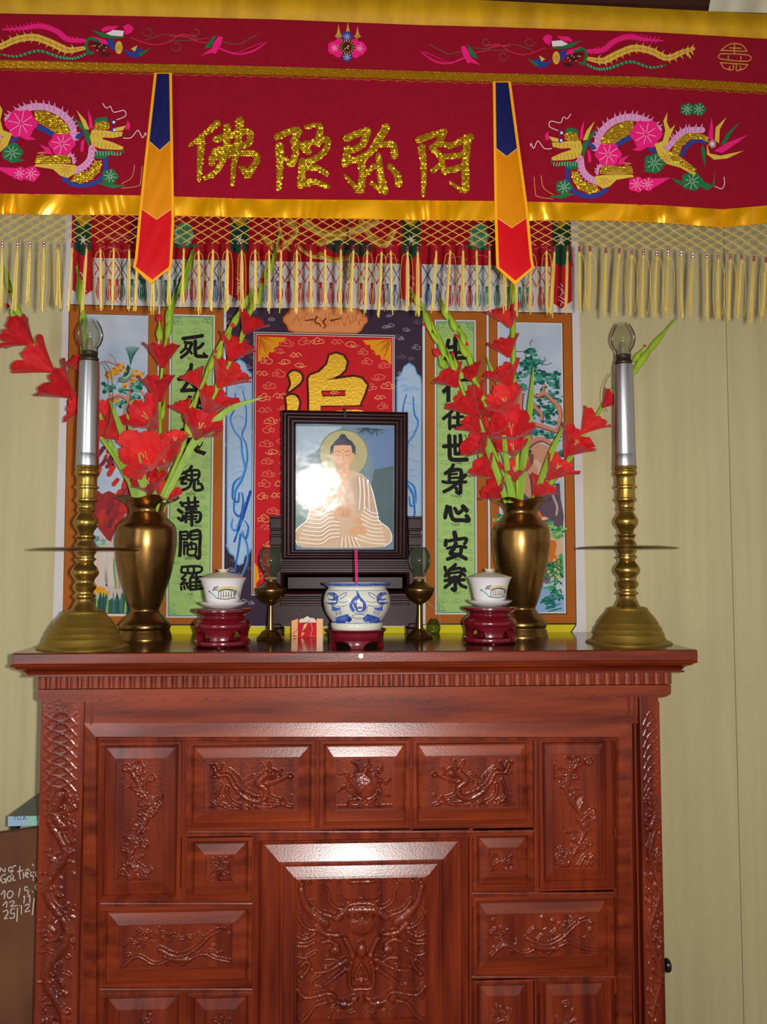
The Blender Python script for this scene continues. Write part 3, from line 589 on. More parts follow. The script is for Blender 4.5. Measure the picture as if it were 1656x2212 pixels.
tr_ = [(ZR, [([(750, 380), (735, 440), (745, 490), (830, 470)], 7), ([(850, 350), (850, 560), (850, 640)], 8), ([(760, 570), (960, 560)], 6), ([(700, 660), (1000, 640)], 7)]),
      (ZR, [([(735, 1385), (850, 1375), (960, 1365)], 6.5), ([(850, 1330), (790, 1450), (675, 1550)], 6.5), ([(770, 1510), (765, 1600), (768, 1700)], 6.5), ([(890, 1430), (890, 1660)], 7), ([(820, 1535), (960, 1520)], 6), ([(810, 1665), (920, 1660), (1020, 1655)], 7)]),
      (ZR, [([(760, 1810), (765, 2000), (775, 2140), (850, 2165), (1020, 2160)], 8), ([(680, 1965), (850, 1950), (1000, 1935)], 7.5), ([(845, 1815), (845, 1950), (850, 2060)], 6.5), ([(925, 1800), (930, 1950), (920, 2060), (850, 2075)], 7)]),
      (ZR2, [([(275, 175), (240, 240), (155, 305)], 7), ([(215, 250), (215, 430)], 6.5), ([(230, 265), (390, 255), (385, 440), (385, 600), (330, 590)], 7.5), ([(230, 318), (330, 312)], 4.5), ([(230, 375), (350, 370)], 4.5), ([(115, 430), (200, 445), (470, 435)], 6), ([(465, 330), (350, 440), (240, 530), (135, 585)], 7), ([(320, 535), (325, 545)], 7)]),
      (ZR2, [([(180, 815), (165, 900), (150, 985)], 7.5), ([(225, 830), (240, 940), (290, 1020), (420, 1025), (515, 1030), (480, 960)], 8), ([(300, 845), (350, 920), (410, 875)], 7), ([(425, 815), (480, 875)], 9)]),
      (ZR2, [([(295, 1220), (310, 1290)], 9), ([(165, 1340), (155, 1410)], 7.5), ([(205, 1345), (340, 1320), (480, 1310), (450, 1390)], 6.5), ([(315, 1380), (280, 1470), (230, 1540), (350, 1560), (470, 1620)], 7.5), ([(400, 1470), (370, 1550), (190, 1625)], 7), ([(185, 1460), (340, 1430), (470, 1445)], 6)]),
      (ZR2, [([(310, 1710), (210, 1800)], 6.5), ([(215, 1790), (215, 1910), (380, 1890), (390, 1770), (230, 1790)], 6.5), ([(230, 1845), (370, 1825)], 5), ([(145, 1750), (160, 1800)], 6), ([(150, 1890), (170, 1840)], 6), ([(440, 1770), (460, 1810)], 5.5), ([(430, 1850), (455, 1880)], 5.5), ([(150, 1955), (300, 1945), (440, 1945)], 6.5), ([(300, 1900), (305, 2100), (260, 2085)], 7), ([(270, 1960), (150, 2060)], 6.5), ([(340, 1960), (400, 2030), (470, 2060)], 6.5)])]
couplet((942, 694), (1024, 695), (1027, 1324), (943, 1324), [('\u5b58', 985, 838)], tr_, [('TH\u1ebe', 989, 998), ('TH\u00c2N', 985, 1071), ('T\u00c2M', 983, 1133), ('AN', 988, 1208), ('L\u1ea0C', 988, 1281), ('T\u1ea0I', 984, 927)], 5)
# ---- landscapes
def brush(P, cx, cy, n, spread, r, mats, layer):
    for k in range(n): P.disc(cx+random.gauss(0, spread), cy+random.gauss(0, spread*.55), r*random.uniform(.6, 1.3), r*random.uniform(.4, .9), random.choice(mats), layer+(k % 4), 9, 4, .15, random.random()*6)
P = Painter(SP)                                                                   # left: bird in a flowering tree
P.poly([(180, 677), (322, 680), (314, 1331), (168, 1331)], W_, 4); P.poly([(184, 680), (319, 683), (311, 1327), (172, 1327)], K_sky, 5); P.stroke([(182, 678), (320, 681)], 1.5, K_line, 5, n=1, cap=False); P.stroke([(321, 681), (313, 1329)], 1.5, K_line, 5, n=1, cap=False)
ZB = Z(130, 680, 7.886); bird = paint((120, 150, 132)); birdd = paint((46, 84, 74))
for k in range(11): P.stroke(ZB((1195, 860), (1165+k*8, 700), (1115+k*23, 540+4*abs(k-5))), 1.3, random.choice((K_teald, K_teal, paint((70, 130, 110)))), 12, n=2)
P.poly(ZB((975, 1130), (990, 1070), (1060, 1050), (1100, 960), (1150, 840), (1190, 890), (1225, 950), (1210, 1060), (1150, 1140), (1060, 1160), (1000, 1130), (965, 1190)), bird, 12)
P.poly(ZB((1075, 1040), (1150, 840), (1190, 900), (1170, 990), (1120, 1060)), birdd, 13); P.stroke(ZB((1100, 1080), (1180, 1020), (1200, 940)), 3, paint((196, 206, 180)), 14); P.disc(*ZB((1015, 1090))[0], 1.6, 1.6, K_blk, 15); P.stroke(ZB((985, 1130), (1060, 1150), (1150, 1130), (1210, 1060)), 1.2, K_blk, 14)
for pts, w in ((ZB((1100, 1800), (1130, 1500), (1180, 1300), (1190, 1150)), [15, 11, 8, 5]), (ZB((1130, 1420), (1000, 1370), (900, 1390), (840, 1350)), [9, 4]), (ZB((1180, 1290), (1300, 1270), (1380, 1310), (1420, 1400)), [9, 3]), (ZB((970, 870), (860, 810), (740, 780)), 2), (ZB((940, 840), (910, 730), (830, 655)), 1.5), (ZB((1090, 2200), (1080, 1950), (1110, 1750)), [18, 15]), (ZB((1210, 1680), (1330, 1640), (1440, 1660)), [9, 4])):
    P.stroke([(x+.9, y+1.5) for x, y in pts], w, K_barkd, 8); P.stroke(pts, [v*.75 for v in w] if hasattr(w, '__len__') else w*.75, K_bark, 9)
for (x, y) in ((1050, 860), (960, 940), (900, 950), (1040, 960), (940, 1010), (1270, 960), (1270, 1040), (1380, 1010), (800, 1020), (850, 1060), (1120, 1200), (1250, 1110), (1340, 1480), (1270, 1500), (920, 1460)): brush(P, *ZB((x, y))[0], 7, 4, 4, (K_or, K_or2, paint((226, 176, 60))), 14)
for (x, y) in ((860, 1250), (1090, 1290), (1310, 1170), (1290, 1390), (1020, 1530), (1290, 1560), (800, 1260), (1320, 1220)): brush(P, *ZB((x, y))[0], 12, 7, 5, (K_teal, K_teald, paint((110, 176, 158))), 9)
ZC = Z(180, 1040, 7.37)
P.poly(ZC((-40, 900), (300, 850), (500, 900), (980, 860), (980, 2100), (-60, 2100)), paint((206, 190, 178)), 6)
P.poly(ZC((120, 60), (300, 200), (400, 150), (560, 220), (660, 420), (600, 640), (500, 780), (440, 960), (380, 930), (250, 760), (120, 600), (40, 300)), paint((158, 50, 52)), 7)
for k in range(60):
    x, y = 190+random.uniform(-12, 112), 1040+random.uniform(-70, 118); P.stroke([(x, y), (x+random.uniform(4, 14), y-random.uniform(6, 22))], random.uniform(7, 14), paint(random.choice(((196, 58, 46), (182, 50, 48), (200, 78, 52), (150, 44, 54), (120, 48, 62)))), 7+k % 5, n=1)
brush(P, 215, 1176, 10, 8, 8, (paint((120, 166, 170)), paint((96, 146, 160)), paint((178, 200, 150))), 9)
for k in range(44): x = random.uniform(180, 304); P.stroke([(x, 1188+random.uniform(0, 14)), (x+random.uniform(-8, 8), 1262)], random.uniform(6, 12), paint(random.choice(((222, 204, 194), (222, 192, 170), (214, 200, 190)))), 7, n=1)
for k in range(14): x = random.uniform(245, 305); P.stroke([(x, 1215+random.uniform(-20, 10)), (x+4, 1270)], random.uniform(3, 6), paint(random.choice(((60, 160, 116), (214, 170, 130), (90, 176, 130)))), 8, n=1)
brush(P, 216, 1276, 14, 8, 7, (K_or, paint((226, 180, 60))), 9)
P.poly([(173, 1298)]+[(175+i*6, 1298-(i % 2)*(14+8*math.sin(i))) for i in range(23)]+[(310, 1326), (172, 1326)], paint((56, 100, 92)), 13)
for k in range(24): x = random.uniform(176, 306); P.stroke([(x, 1322), (x+random.uniform(-4, 4), 1280)], [5, 1], paint(random.choice(((40, 84, 80), (70, 120, 104), (150, 186, 90)))), 14, n=1)
P.build('landscape_panel', bd, label='painted panel with a bird in a flowering tree')
P = Painter(SP)                                                                   # right: pine with a deer
P.poly([(1073, 694), (1216, 697), (1224, 1327), (1079, 1327)], K_line, 4); P.poly([(1074, 695), (1214, 698), (1222, 1325), (1080, 1325)], W_, 5); P.poly([(1077, 698), (1211, 701), (1219, 1322), (1083, 1322)], K_sky, 6)
ZD = Z(1040, 640, 6.146); ZE = Z(1060, 960, 5.53)
for pts, w in ((ZD((650, 660), (640, 620), (675, 575)), 1.4), (ZD((590, 830), (560, 740), (450, 735)), 1.6), (ZD((740, 890), (800, 870), (860, 845)), 1.4), (ZD((780, 875), (850, 910), (930, 885)), 1.4), (ZD((785, 860), (755, 815)), 1.2), (ZD((835, 845), (830, 800)), 1.2)): P.stroke(pts, w, paint((70, 60, 66)), 8)
for (x, y, n, sp) in ((650, 740, 14, 6), (620, 860, 16, 8), (700, 880, 14, 8), (580, 930, 12, 8), (660, 960, 18, 9), (490, 1050, 14, 9), (860, 1040, 18, 11), (960, 1080, 12, 8), (930, 1180, 14, 8), (760, 1140, 14, 9), (500, 1190, 9, 6), (540, 1230, 8, 6), (900, 1300, 16, 11), (760, 1340, 12, 9), (990, 1400, 14, 8), (490, 1300, 12, 7), (780, 1470, 14, 10), (930, 1510, 16, 10), (690, 1560, 14, 9), (860, 1610, 18, 10), (970, 1680, 10, 7), (720, 1790, 10, 8), (850, 1830, 14, 9), (960, 1880, 10, 7), (1030, 2080, 14, 8), (590, 2050, 8, 6)):
    brush(P, *ZD((x, y))[0], n, sp, 5, (K_teal, K_teald, paint((70, 158, 136)), paint((24, 92, 84))), 9)
for pts, w in ((ZD((760, 1310), (810, 1260), (830, 1170)), [7, 4]), (ZD((690, 1310), (760, 1320), (840, 1290), (930, 1370), (1010, 1450), (1040, 1560), (1020, 1700), (990, 1770)), [5, 8, 10, 8]), (ZD((640, 1380), (720, 1480), (790, 1560), (790, 1640)), [10, 7]), (ZD((560, 1660), (700, 1690), (850, 1740), (1000, 1790)), [12, 8]), (ZD((520, 1300), (500, 1500), (560, 1700), (620, 1900)), [12, 20]), (ZD((580, 2000), (680, 1920), (800, 1890), (910, 1950)), [16, 9])):
    P.stroke([(x+1, y+2) for x, y in pts], w, K_barkd, 13); P.stroke(pts, [v*.74 for v in w], K_bark, 14)
P.poly(ZD((640, 2010), (760, 1950), (900, 2000), (880, 2120), (840, 2300), (860, 2450), (700, 2700), (540, 2700), (520, 2400), (640, 2250), (580, 2120)), paint((212, 158, 128)), 12)
P.poly(ZD((600, 2060), (690, 2100), (690, 2210), (600, 2330), (560, 2300), (640, 2200)), K_barkd, 13); P.stroke(ZD((720, 2200), (780, 2300), (740, 2500)), 12, paint((226, 190, 160)), 13)
P.poly(ZE((280, 480), (520, 700), (700, 480), (820, 460), (830, 640), (870, 850), (860, 1010), (760, 1010), (650, 960), (560, 900), (380, 840), (280, 700)), paint((104, 84, 102)), 15)
P.stroke(ZE((760, 500), (740, 600), (790, 740), (780, 840)), 5, paint((196, 168, 160)), 16)
P.poly([(1083, 1130), (1213, 1140), (1217, 1250), (1083, 1250)], paint((222, 188, 150)), 12)
for (x, y) in ((650, 970), (720, 1000), (800, 1010), (740, 1080), (830, 1090), (130, 900), (690, 940)): brush(P, *ZE((x, y))[0], 12, 7, 4.5, (paint((40, 140, 80)), paint((90, 176, 104)), paint((160, 196, 120))), 16)
DE = paint((222, 120, 44)); P.poly(ZE((550, 810), (580, 795), (610, 850), (690, 880), (700, 890), (620, 915), (590, 935), (560, 900)), DE, 20); P.poly(ZE((620, 855), (690, 882), (640, 905), (600, 900)), paint((240, 200, 160)), 21); P.disc(*ZE((625, 860))[0], 1.5, 1, K_blk, 22)
P.poly(ZE((560, 1100), (700, 1140), (770, 1150), (785, 1200), (765, 1310), (720, 1420), (695, 1480), (700, 1400), (690, 1320), (560, 1280)), DE, 20); P.stroke(ZE((770, 1340), (800, 1400), (830, 1480)), [5, 2], DE, 20); P.stroke(ZE((760, 1330), (720, 1400), (700, 1490)), [5, 2], DE, 20)
P.poly([(1083, 1245), (1165, 1262), (1218, 1285), (1219, 1322), (1083, 1322)], paint((146, 184, 220)), 17)
for k in range(46): x = random.uniform(1178, 1216); y = random.uniform(1215, 1310); P.stroke([(x, y), (x+random.uniform(-12, 6), y-random.uniform(2, 10)), (x+random.uniform(-22, -4), y+random.uniform(-4, 8))], [4, 1.5], paint(random.choice(((30, 130, 70), (50, 156, 90), (20, 100, 84)))), 20, n=3)
P.disc(1180, 1250, 9, 11, paint((120, 112, 128)), 19)
for k in range(12): x = random.uniform(1178, 1205); y = 1290+k*2.4; P.stroke([(x-12, y+4), (x+8, y)], 2.4, paint((36, 120, 110)), 21, n=1)
P.stroke([(1211, 1200), (1213, 1245)], 8, paint((80, 170, 96)), 18)
P.build('landscape_panel', bd, label='painted panel with a pine tree and a deer')
# ---- centre
P = Painter(SP); ZF = Z(470, 640, 3.6); CL = paint((176, 168, 182)); CD = paint((120, 106, 130))
P.poly([(484, 661), (917, 669), (919, 1354), (478, 1354)], W_, 3); P.poly([(489, 663), (912, 671), (913, 1352), (483, 1352)], K_dark, 4)
for k in range(330):
    x, y = random.uniform(492, 908), random.uniform(672, 1345)
    if 546 < x < 854 and y > 716: continue
    if (610 < x < 798 and y < 722): continue
    cloud(P, x, y, random.uniform(7, 11), CL if random.random() < .55 else CD, 1.0, 5)
cart = ZF((505, 170), (540, 130), (550, 95), (640, 85), (900, 85), (1100, 95), (1120, 135), (1165, 170), (1165, 200), (1140, 225), (1115, 270), (1080, 290), (600, 282), (550, 265), (535, 225), (510, 200))
P.poly(cart, paint((226, 120, 40)), 6); P.poly([(702+(x-702)*.955, 692+(y-692)*.9) for x, y in cart], paint((232, 150, 92)), 7)
for k in range(22):
    x = 625+k*7.4; P.stroke([(x, 690+random.uniform(-16, 16)), (x+8, 690+random.uniform(-16, 16)), (x+12, 690+random.uniform(-16, 16))], 1.1, paint((204, 92, 36)), 8)
for pts in (ZF((770, 160), (755, 200), (790, 215), (800, 235)), ZF((840, 175), (820, 200), (840, 230), (820, 250)), ZF((880, 190), (960, 170)), ZF((740, 180), (680, 190))): P.stroke(pts, [4, 2], paint((120, 44, 24)), 9)
P.poly([(548, 717), (852, 724), (853, 1292), (543, 1286)], W_, 6); P.poly([(549.5, 718.5), (850.5, 725.5), (851.5, 1290), (544.5, 1284)], K_line, 7); P.poly([(552, 721), (849, 728), (850, 1288), (547, 1282)], W_, 8); P.poly([(553.5, 722.5), (847.5, 729.5), (848.5, 1286), (548.5, 1280)], K_red, 9)
CR = paint((240, 150, 110)); CR2 = paint((244, 200, 120))
yy = 738
while yy < 1275:
    for xx in np.arange(566+random.uniform(0, 20), 845, 36):
        x, y = xx+random.uniform(-4, 4), yy+random.uniform(-6, 6)
        if x+y < 1335 and y < 790 and x < 620: continue
        if x > 785 and y < 790 and (x-785) > (y-728): continue
        if 612 < x < 800 and 760 < y < 890: 
            if not (x < 660 and y < 795) and not (x > 765 and y < 800): continue
        cloud(P, x, y, random.uniform(12, 17), CR2 if random.random() < .4 else CR, 1.2, 10)
    yy += 24
for corner, f in (((557, 727), 1), ((845, 733), -1)):
    cx, cy = corner; ppts = [(0, 0), (62, 2), (54, 12), (46, 12), (44, 22), (36, 24), (34, 34), (24, 34), (22, 44), (12, 44), (4, 52), (0, 56)]
    P.poly([(cx+f*x, cy+y) for x, y in ppts], K_or, 11)
    for k in range(12): a = random.uniform(.1, 1.45); r0, r1 = random.uniform(4, 14), random.uniform(22, 46); P.stroke([(cx+f*r0*math.cos(a), cy+r0*math.sin(a)), (cx+f*(r1*math.cos(a+.1)), cy+r1*math.sin(a+.1))], [3, 1], K_or2, 12, n=1)
P.poly([(549, 1215), (556, 1225), (560, 1250), (552, 1262), (558, 1275), (549, 1278)], K_or, 11)
ga = ZF((705, 640), (720, 615), (790, 590), (850, 530), (870, 460), (920, 445), (975, 462), (1003, 510), (990, 570), (950, 610), (900, 635), (820, 650), (950, 640), (1060, 625), (1120, 640), (1160, 690), (1140, 760), (1100, 850), (800, 850), (800, 1010), (710, 1010), (712, 800))
gb = ZF((552, 610), (585, 585), (630, 592), (655, 630), (640, 670), (600, 705), (550, 740), (570, 690), (565, 650))
gc = ZF((530, 790), (560, 770), (605, 775), (632, 820), (625, 870), (600, 1010), (545, 1010), (540, 850))
def outl(pts, w, m, lay): P.stroke(pts+[pts[0]], w, m, lay, n=1); [P.disc(x, y, w/2, w/2, m, lay, 8) for x, y in pts]
def rnd(pts): return smooth_path(pts+[pts[0]], 4)[:-1]
for pts in (ga, gb, gc): outl(rnd(pts) if pts is not ga else pts, 10, paint((82, 30, 26)), 13); P.poly(rnd(pts) if pts is not ga else pts, K_gold, 14)
eye = ZF((810, 738), (992, 735), (990, 772), (815, 776)); P.poly(eye, K_red, 15); outl(eye, 2.5, paint((82, 30, 26)), 16); cloud(P, *ZF((910, 752))[0], 10, CR2, 1, 17)
low = ZF((805, 858), (1130, 850), (1120, 900), (805, 900)); P.poly(low, K_red, 15); outl(low, 2.5, paint((82, 30, 26)), 16); P.poly(ZF((850, 895), (1080, 880), (1130, 890), (1140, 920), (850, 920)), K_gold, 17)
def cartouche(x0, x1, y0, y1, flip):
    c = (x0+x1)/2; w = x1-x0; top = [(x0, y0+46), (x0+2, y0+30), (x0+.18*w, y0+24), (x0+.28*w, y0+8), (c, y0), (x1-.28*w, y0+8), (x1-.18*w, y0+24), (x1-2, y0+30), (x1, y0+46)]
    bot = [(x1, y1-40), (x1-6, y1-26), (x1-.28*w, y1-20), (x1-.36*w, y1-4), (c, y1), (x0+.36*w, y1-4), (x0+.28*w, y1-20), (x0+6, y1-26), (x0, y1-40)]
    P.poly(top+bot, K_b1, 6); P.poly([(c+(x-c)*.9, (y0+y1)/2+(y-(y0+y1)/2)*.985) for x, y in top+bot], K_lb, 7)
    g = lambda *pts: [((c+(x-c)*flip)if False else (x0+(x if flip > 0 else 1-x)*w, y) for x, y in pts)]
    def st(pts, wd_, m, lay): P.stroke([(x0+(x if flip > 0 else 1-x)*w, y0+y) for x, y in pts], wd_, m, lay, n=6)
    for pts, wd_ in (([(.35, 75), (.3, 110), (.15, 130), (.3, 155), (.55, 175), (.6, 205), (.7, 235), (.6, 260), (.35, 285), (.3, 310)], [4, 8]), ([(.62, 70), (.75, 100), (.75, 140), (.6, 165), (.75, 185), (.8, 215), (.7, 245)], [3, 7]), ([(.6, 255), (.3, 270), (.25, 300), (.45, 310), (.5, 290)], 7), ([(.35, 300), (.3, 330), (.55, 340), (.65, 310), (.6, 290)], 7), ([(.55, 380), (.45, 420), (.35, 450), (.3, 480)], [7, 2]), ([(.6, 375), (.8, 405), (.8, 440), (.6, 470), (.45, 500), (.55, 530)], [8, 2]), ([(.25, 345), (.2, 365), (.4, 370), (.5, 350)], 6), ([(.7, 350), (.85, 365), (.75, 390), (.6, 380)], 6)):
        wd_ = [v*.72 for v in wd_] if hasattr(wd_, '__len__') else [wd_*.3, wd_*.8, wd_*.4]; st(pts, wd_, K_b2, 9); st([(x-.03, y-2) for x, y in pts], [v*.35 for v in wd_], K_b3 if random.random() < .5 else K_b1, 10)
    for k in range(5): st([(.3+.08*k, 395-k*12), (.45+.08*k, 370-k*13), (.6+.08*k, 335-k*12)], [4, 6], K_b2 if k % 2 else K_b3, 11)
    for k in range(16): y = random.uniform(50, y1-y0-60); st([(random.uniform(.05, .5), y), (random.uniform(.3, .7), y-8), (random.uniform(.6, .95), y+random.uniform(-6, 6))], 1.2, K_b1, 8)
    for k in range(4): cloud(P, x0+random.uniform(.25, .75)*w, y0+random.uniform(35, 60), 10, K_b1, 1, 8)
cartouche(489, 545, 775, 1222, 1); cartouche(856, 911, 783, 1222, -1)
P.build('centre_panel', bd, label='red centre with a large gold character in an aubergine border')
# ================================================================== the hanging valance
YB = -0.65; PB = pxs(YB)
def wav(px, py): return 0.004*math.sin(px/95.0)+0.003*math.sin(px/41.0+1.3)*min(1, max(0, (py-20)/400))+0.003*math.sin(px/170.0+2)*(py/450.0)
SB = lambda px, py, off: W(px, py, YB+wav(px, py)-off)
yt0 = lambda x: 3+(x-1056)*0.0483
yt1 = lambda x: interp(x, [(-80, 24), (0, 27), (300, 33), (600, 40), (900, 52), (1056, 56), (1400, 67), (1656, 82), (1760, 88)])
ybr = lambda x: interp(x, [(-80, 128), (0, 131), (300, 139), (600, 146), (1056, 160), (1400, 168), (1656, 183), (1760, 189)])
yh0 = lambda x: interp(x, [(-80, 417), (0, 418), (300, 422), (560, 430), (1056, 434), (1260, 438), (1420, 443), (1560, 452), (1656, 444), (1760, 440)])
yh1 = lambda x: interp(x, [(-80, 461), (0, 462), (300, 465), (600, 470), (900, 475), (1056, 476), (1300, 476), (1420, 480), (1560, 491), (1656, 482), (1760, 478)])
ynt = lambda x: interp(x, [(-80, 518), (0, 520), (300, 525), (600, 527), (900, 530), (1250, 530), (1400, 538), (1550, 545), (1656, 553), (1760, 556)])
V_cloth = mat('maroon_felt', (146, 10, 36), rough=.85, spec=.1, sheen=.25, var=.12, vscale=(60, 60, 60), bump=.3, bscale=900)
V_band = mat('mustard_cotton_band', (206, 156, 20), rough=.6, spec=.25, var=.2, vscale=(24, 24, 5), dark=(176, 128, 14), bump=.1, bscale=300)
V_satin = mat('golden_satin', (255, 180, 6), rough=.27, spec=.6, metal=.48)
V_orange = mat('orange_satin', (240, 146, 0), rough=.36, spec=.5, metal=.35); V_blue = mat('navy_satin', (28, 32, 92), rough=.32, spec=.6, metal=.2); V_redsat = mat('red_satin', (214, 14, 26), rough=.34, spec=.5, metal=.15)
V_pipe = mat('yellow_piping', (240, 164, 12), rough=.5, spec=.35); V_braid = mat('gold_braid', (190, 136, 18), rough=.35, metal=.55, bump=.9, bscale=420)
V_cord = mat('gold_cord', (232, 196, 84), rough=.35, metal=.4, spec=.5, bump=.6, bscale=900); V_bead = mat('dark_red_bead', (150, 36, 44), rough=.15, spec=.6)
V_seq = mat('gold_sequin', (232, 184, 34), rough=.25, metal=.75)
val = thing('altar_valance', 'maroon embroidered altar valance with golden satin hem, cord net and tassels hanging across the top', 'valance', W(800, 250, YB))
XS = list(np.arange(-70, 1745, 8.0))
def cloth(f0, f1, rows, disp, name, m, thick=0.0015, smooth=60):
    b = MB(); P = []
    for j in range(rows+1):
        t = j/rows; P.append([tuple(SB(x, f0(x)+(f1(x)-f0(x))*t, disp(x, t))) for x in XS])
    b.grid(P); b.grid([[(p[0], p[1]+thick, p[2]) for p in r] for r in (P[0], P[-1])][::-1] if False else [[(p[0], p[1]+thick, p[2]) for p in r] for r in P])
    return b.build(name, [m], val, smooth=smooth)
cloth(lambda x: yt0(x)-2, lambda x: yt1(x)+1, 8, lambda x, t: 0.004+0.010*math.sin(PI*t)+0.0012*math.sin(x/13.0+2*math.sin(x/47.0)), 'top_band', V_band)
cloth(yt1, lambda x: yh0(x)+2, 20, lambda x, t: 0.0, 'cloth', V_cloth)
def rip(x, t):
    a = .5+.5*math.sin(x/190.0+1)
    return 0.006+0.0048*math.sin(x/8.5+2.5*math.sin(x/37.0)+1.8*t*math.sin(x/50.0))*(.72+.28*math.sin(x/71.0))+0.0050*math.sin(x/17.0+2*math.sin(x/83.0)+2.2*t)*(0.4+0.6*a)+0.0012*math.sin(PI*t)
XSs = XS; XS = list(np.arange(-70, 1745, 3.0)); cloth(yh0, yh1, 8, rip, 'satin_hem', V_satin); XS = XSs
b = MB()
for f, r in ((lambda x: yh1(x)-1, .0012), (lambda x: yh0(x)+1.5, .0006)): b.tube([SB(x, f(x), .005) for x in XS], r, 6)
b.build('hem_stitching', [mat('orange_stitching', (226, 140, 24), rough=.6)], val)
# gold braid with little hanging stitches
b = MB()
for k in range(5): b.tube([SB(x, ybr(x)+2+k*3.1, .003+.0012*math.sin(x*.9+k*2)) for x in np.arange(-70, 1745, 4.0)], .0019, 5)
for x in np.arange(-70, 1745, 5.0):
    y = ybr(x)+14; b.tube([SB(x, y, .002), SB(x+2.5, y+6+random.uniform(0, 3), .002), SB(x+5, y, .002)], .0005, 4)
b.tube([SB(x, ybr(x)+20+1.5*math.sin(x/5.0), .0015) for x in np.arange(-70, 1745, 4.0)], .0004, 4)
b.tube([SB(x, ybr(x)-1, .002) for x in np.arange(-70, 1745, 8.0)], .0008, 5)
b.build('gold_braid', [V_braid], val)
# net of cords
b = MB(); D = 31.0
for k in range(-14, 72):
    x0 = k*D
    for s in (1, -1):
        pts = []
        for q in range(9):
            t = q/8; x = x0+s*D*3.3*t
            a, c = yh1(x)-2, ynt(x); pts.append(SB(x+1.2*math.sin(k*7+q), a+(c-a)*t, .002+.0015*s))
        b.tube(pts, .00085, 5)
b.build('cord_net', [V_cord], val)
TX = [-22, 5, 38, 65, 95, 126, 156, 187, 217, 246, 279, 298, 331, 366, 397, 429, 460, 491, 522, 551, 581, 607, 641, 671, 702, 736, 763, 793, 824, 844, 880, 902, 942, 972, 1000, 1029, 1057, 1090, 1116, 1145, 1180, 1197, 1225, 1251, 1274, 1308, 1337, 1364, 1389, 1418, 1443, 1471, 1496, 1526, 1551, 1577, 1601, 1628, 1654, 1682]
V_cordp = mat('pale_gold_cord', (240, 220, 140), rough=.3, metal=.5, spec=.5, bump=.6, bscale=900)
for x in TX:
    y0 = ynt(x)+random.uniform(-2, 2); x1 = x+random.uniform(-5, 5)-3
    b = MB(); yl = y0+144+random.uniform(-6, 4); n = random.choice((5, 6, 7)); loose = random.random() < .25; wd_ = random.uniform(2.2, 4.2)
    for k in range(n):
        a = 2*PI*k/n; dx = wd_*math.cos(a)*.75; dy = .003*math.sin(a); fl = random.uniform(.7, 1.5)
        pts = [SB(x+dx*.3, y0+18, .004+dy*.3), SB(x+(x1-x)*.3+dx, y0+45, .004+dy), SB(x+(x1-x)*.7+dx, y0+95, .004+dy), SB(x1+dx*fl+random.uniform(-2, 2), yl+random.uniform(-12, 8), .004+dy)]
        b.tube(pts, [.0012, .0014, .0014, .0012], 5, k % 2)
    if loose or random.random() < .3:
        for s in (-1, 1):
            wv = random.uniform(8, 15)
            b.tube([SB(*p, .006) for p in smooth_path([(x, y0+18), (x+s*wv*.7, y0+24), (x+s*wv, y0+60), (x+s*wv*.9, y0+110), (x+s*wv*.6, yl-5)], 4)], .0006, 4)
    b.tube([SB(x, y0+14, .004), SB(x, y0+24, .004)], .0026, 6)
    o = b.build('tassel', [V_cord, V_cordp], val)
    b = MB(); b.sphere(SB(x, y0+4, .004), .0030, 8); b.sphere(SB(x, y0+10, .004), .0034, 8); b.build('bead', [V_bead], o)
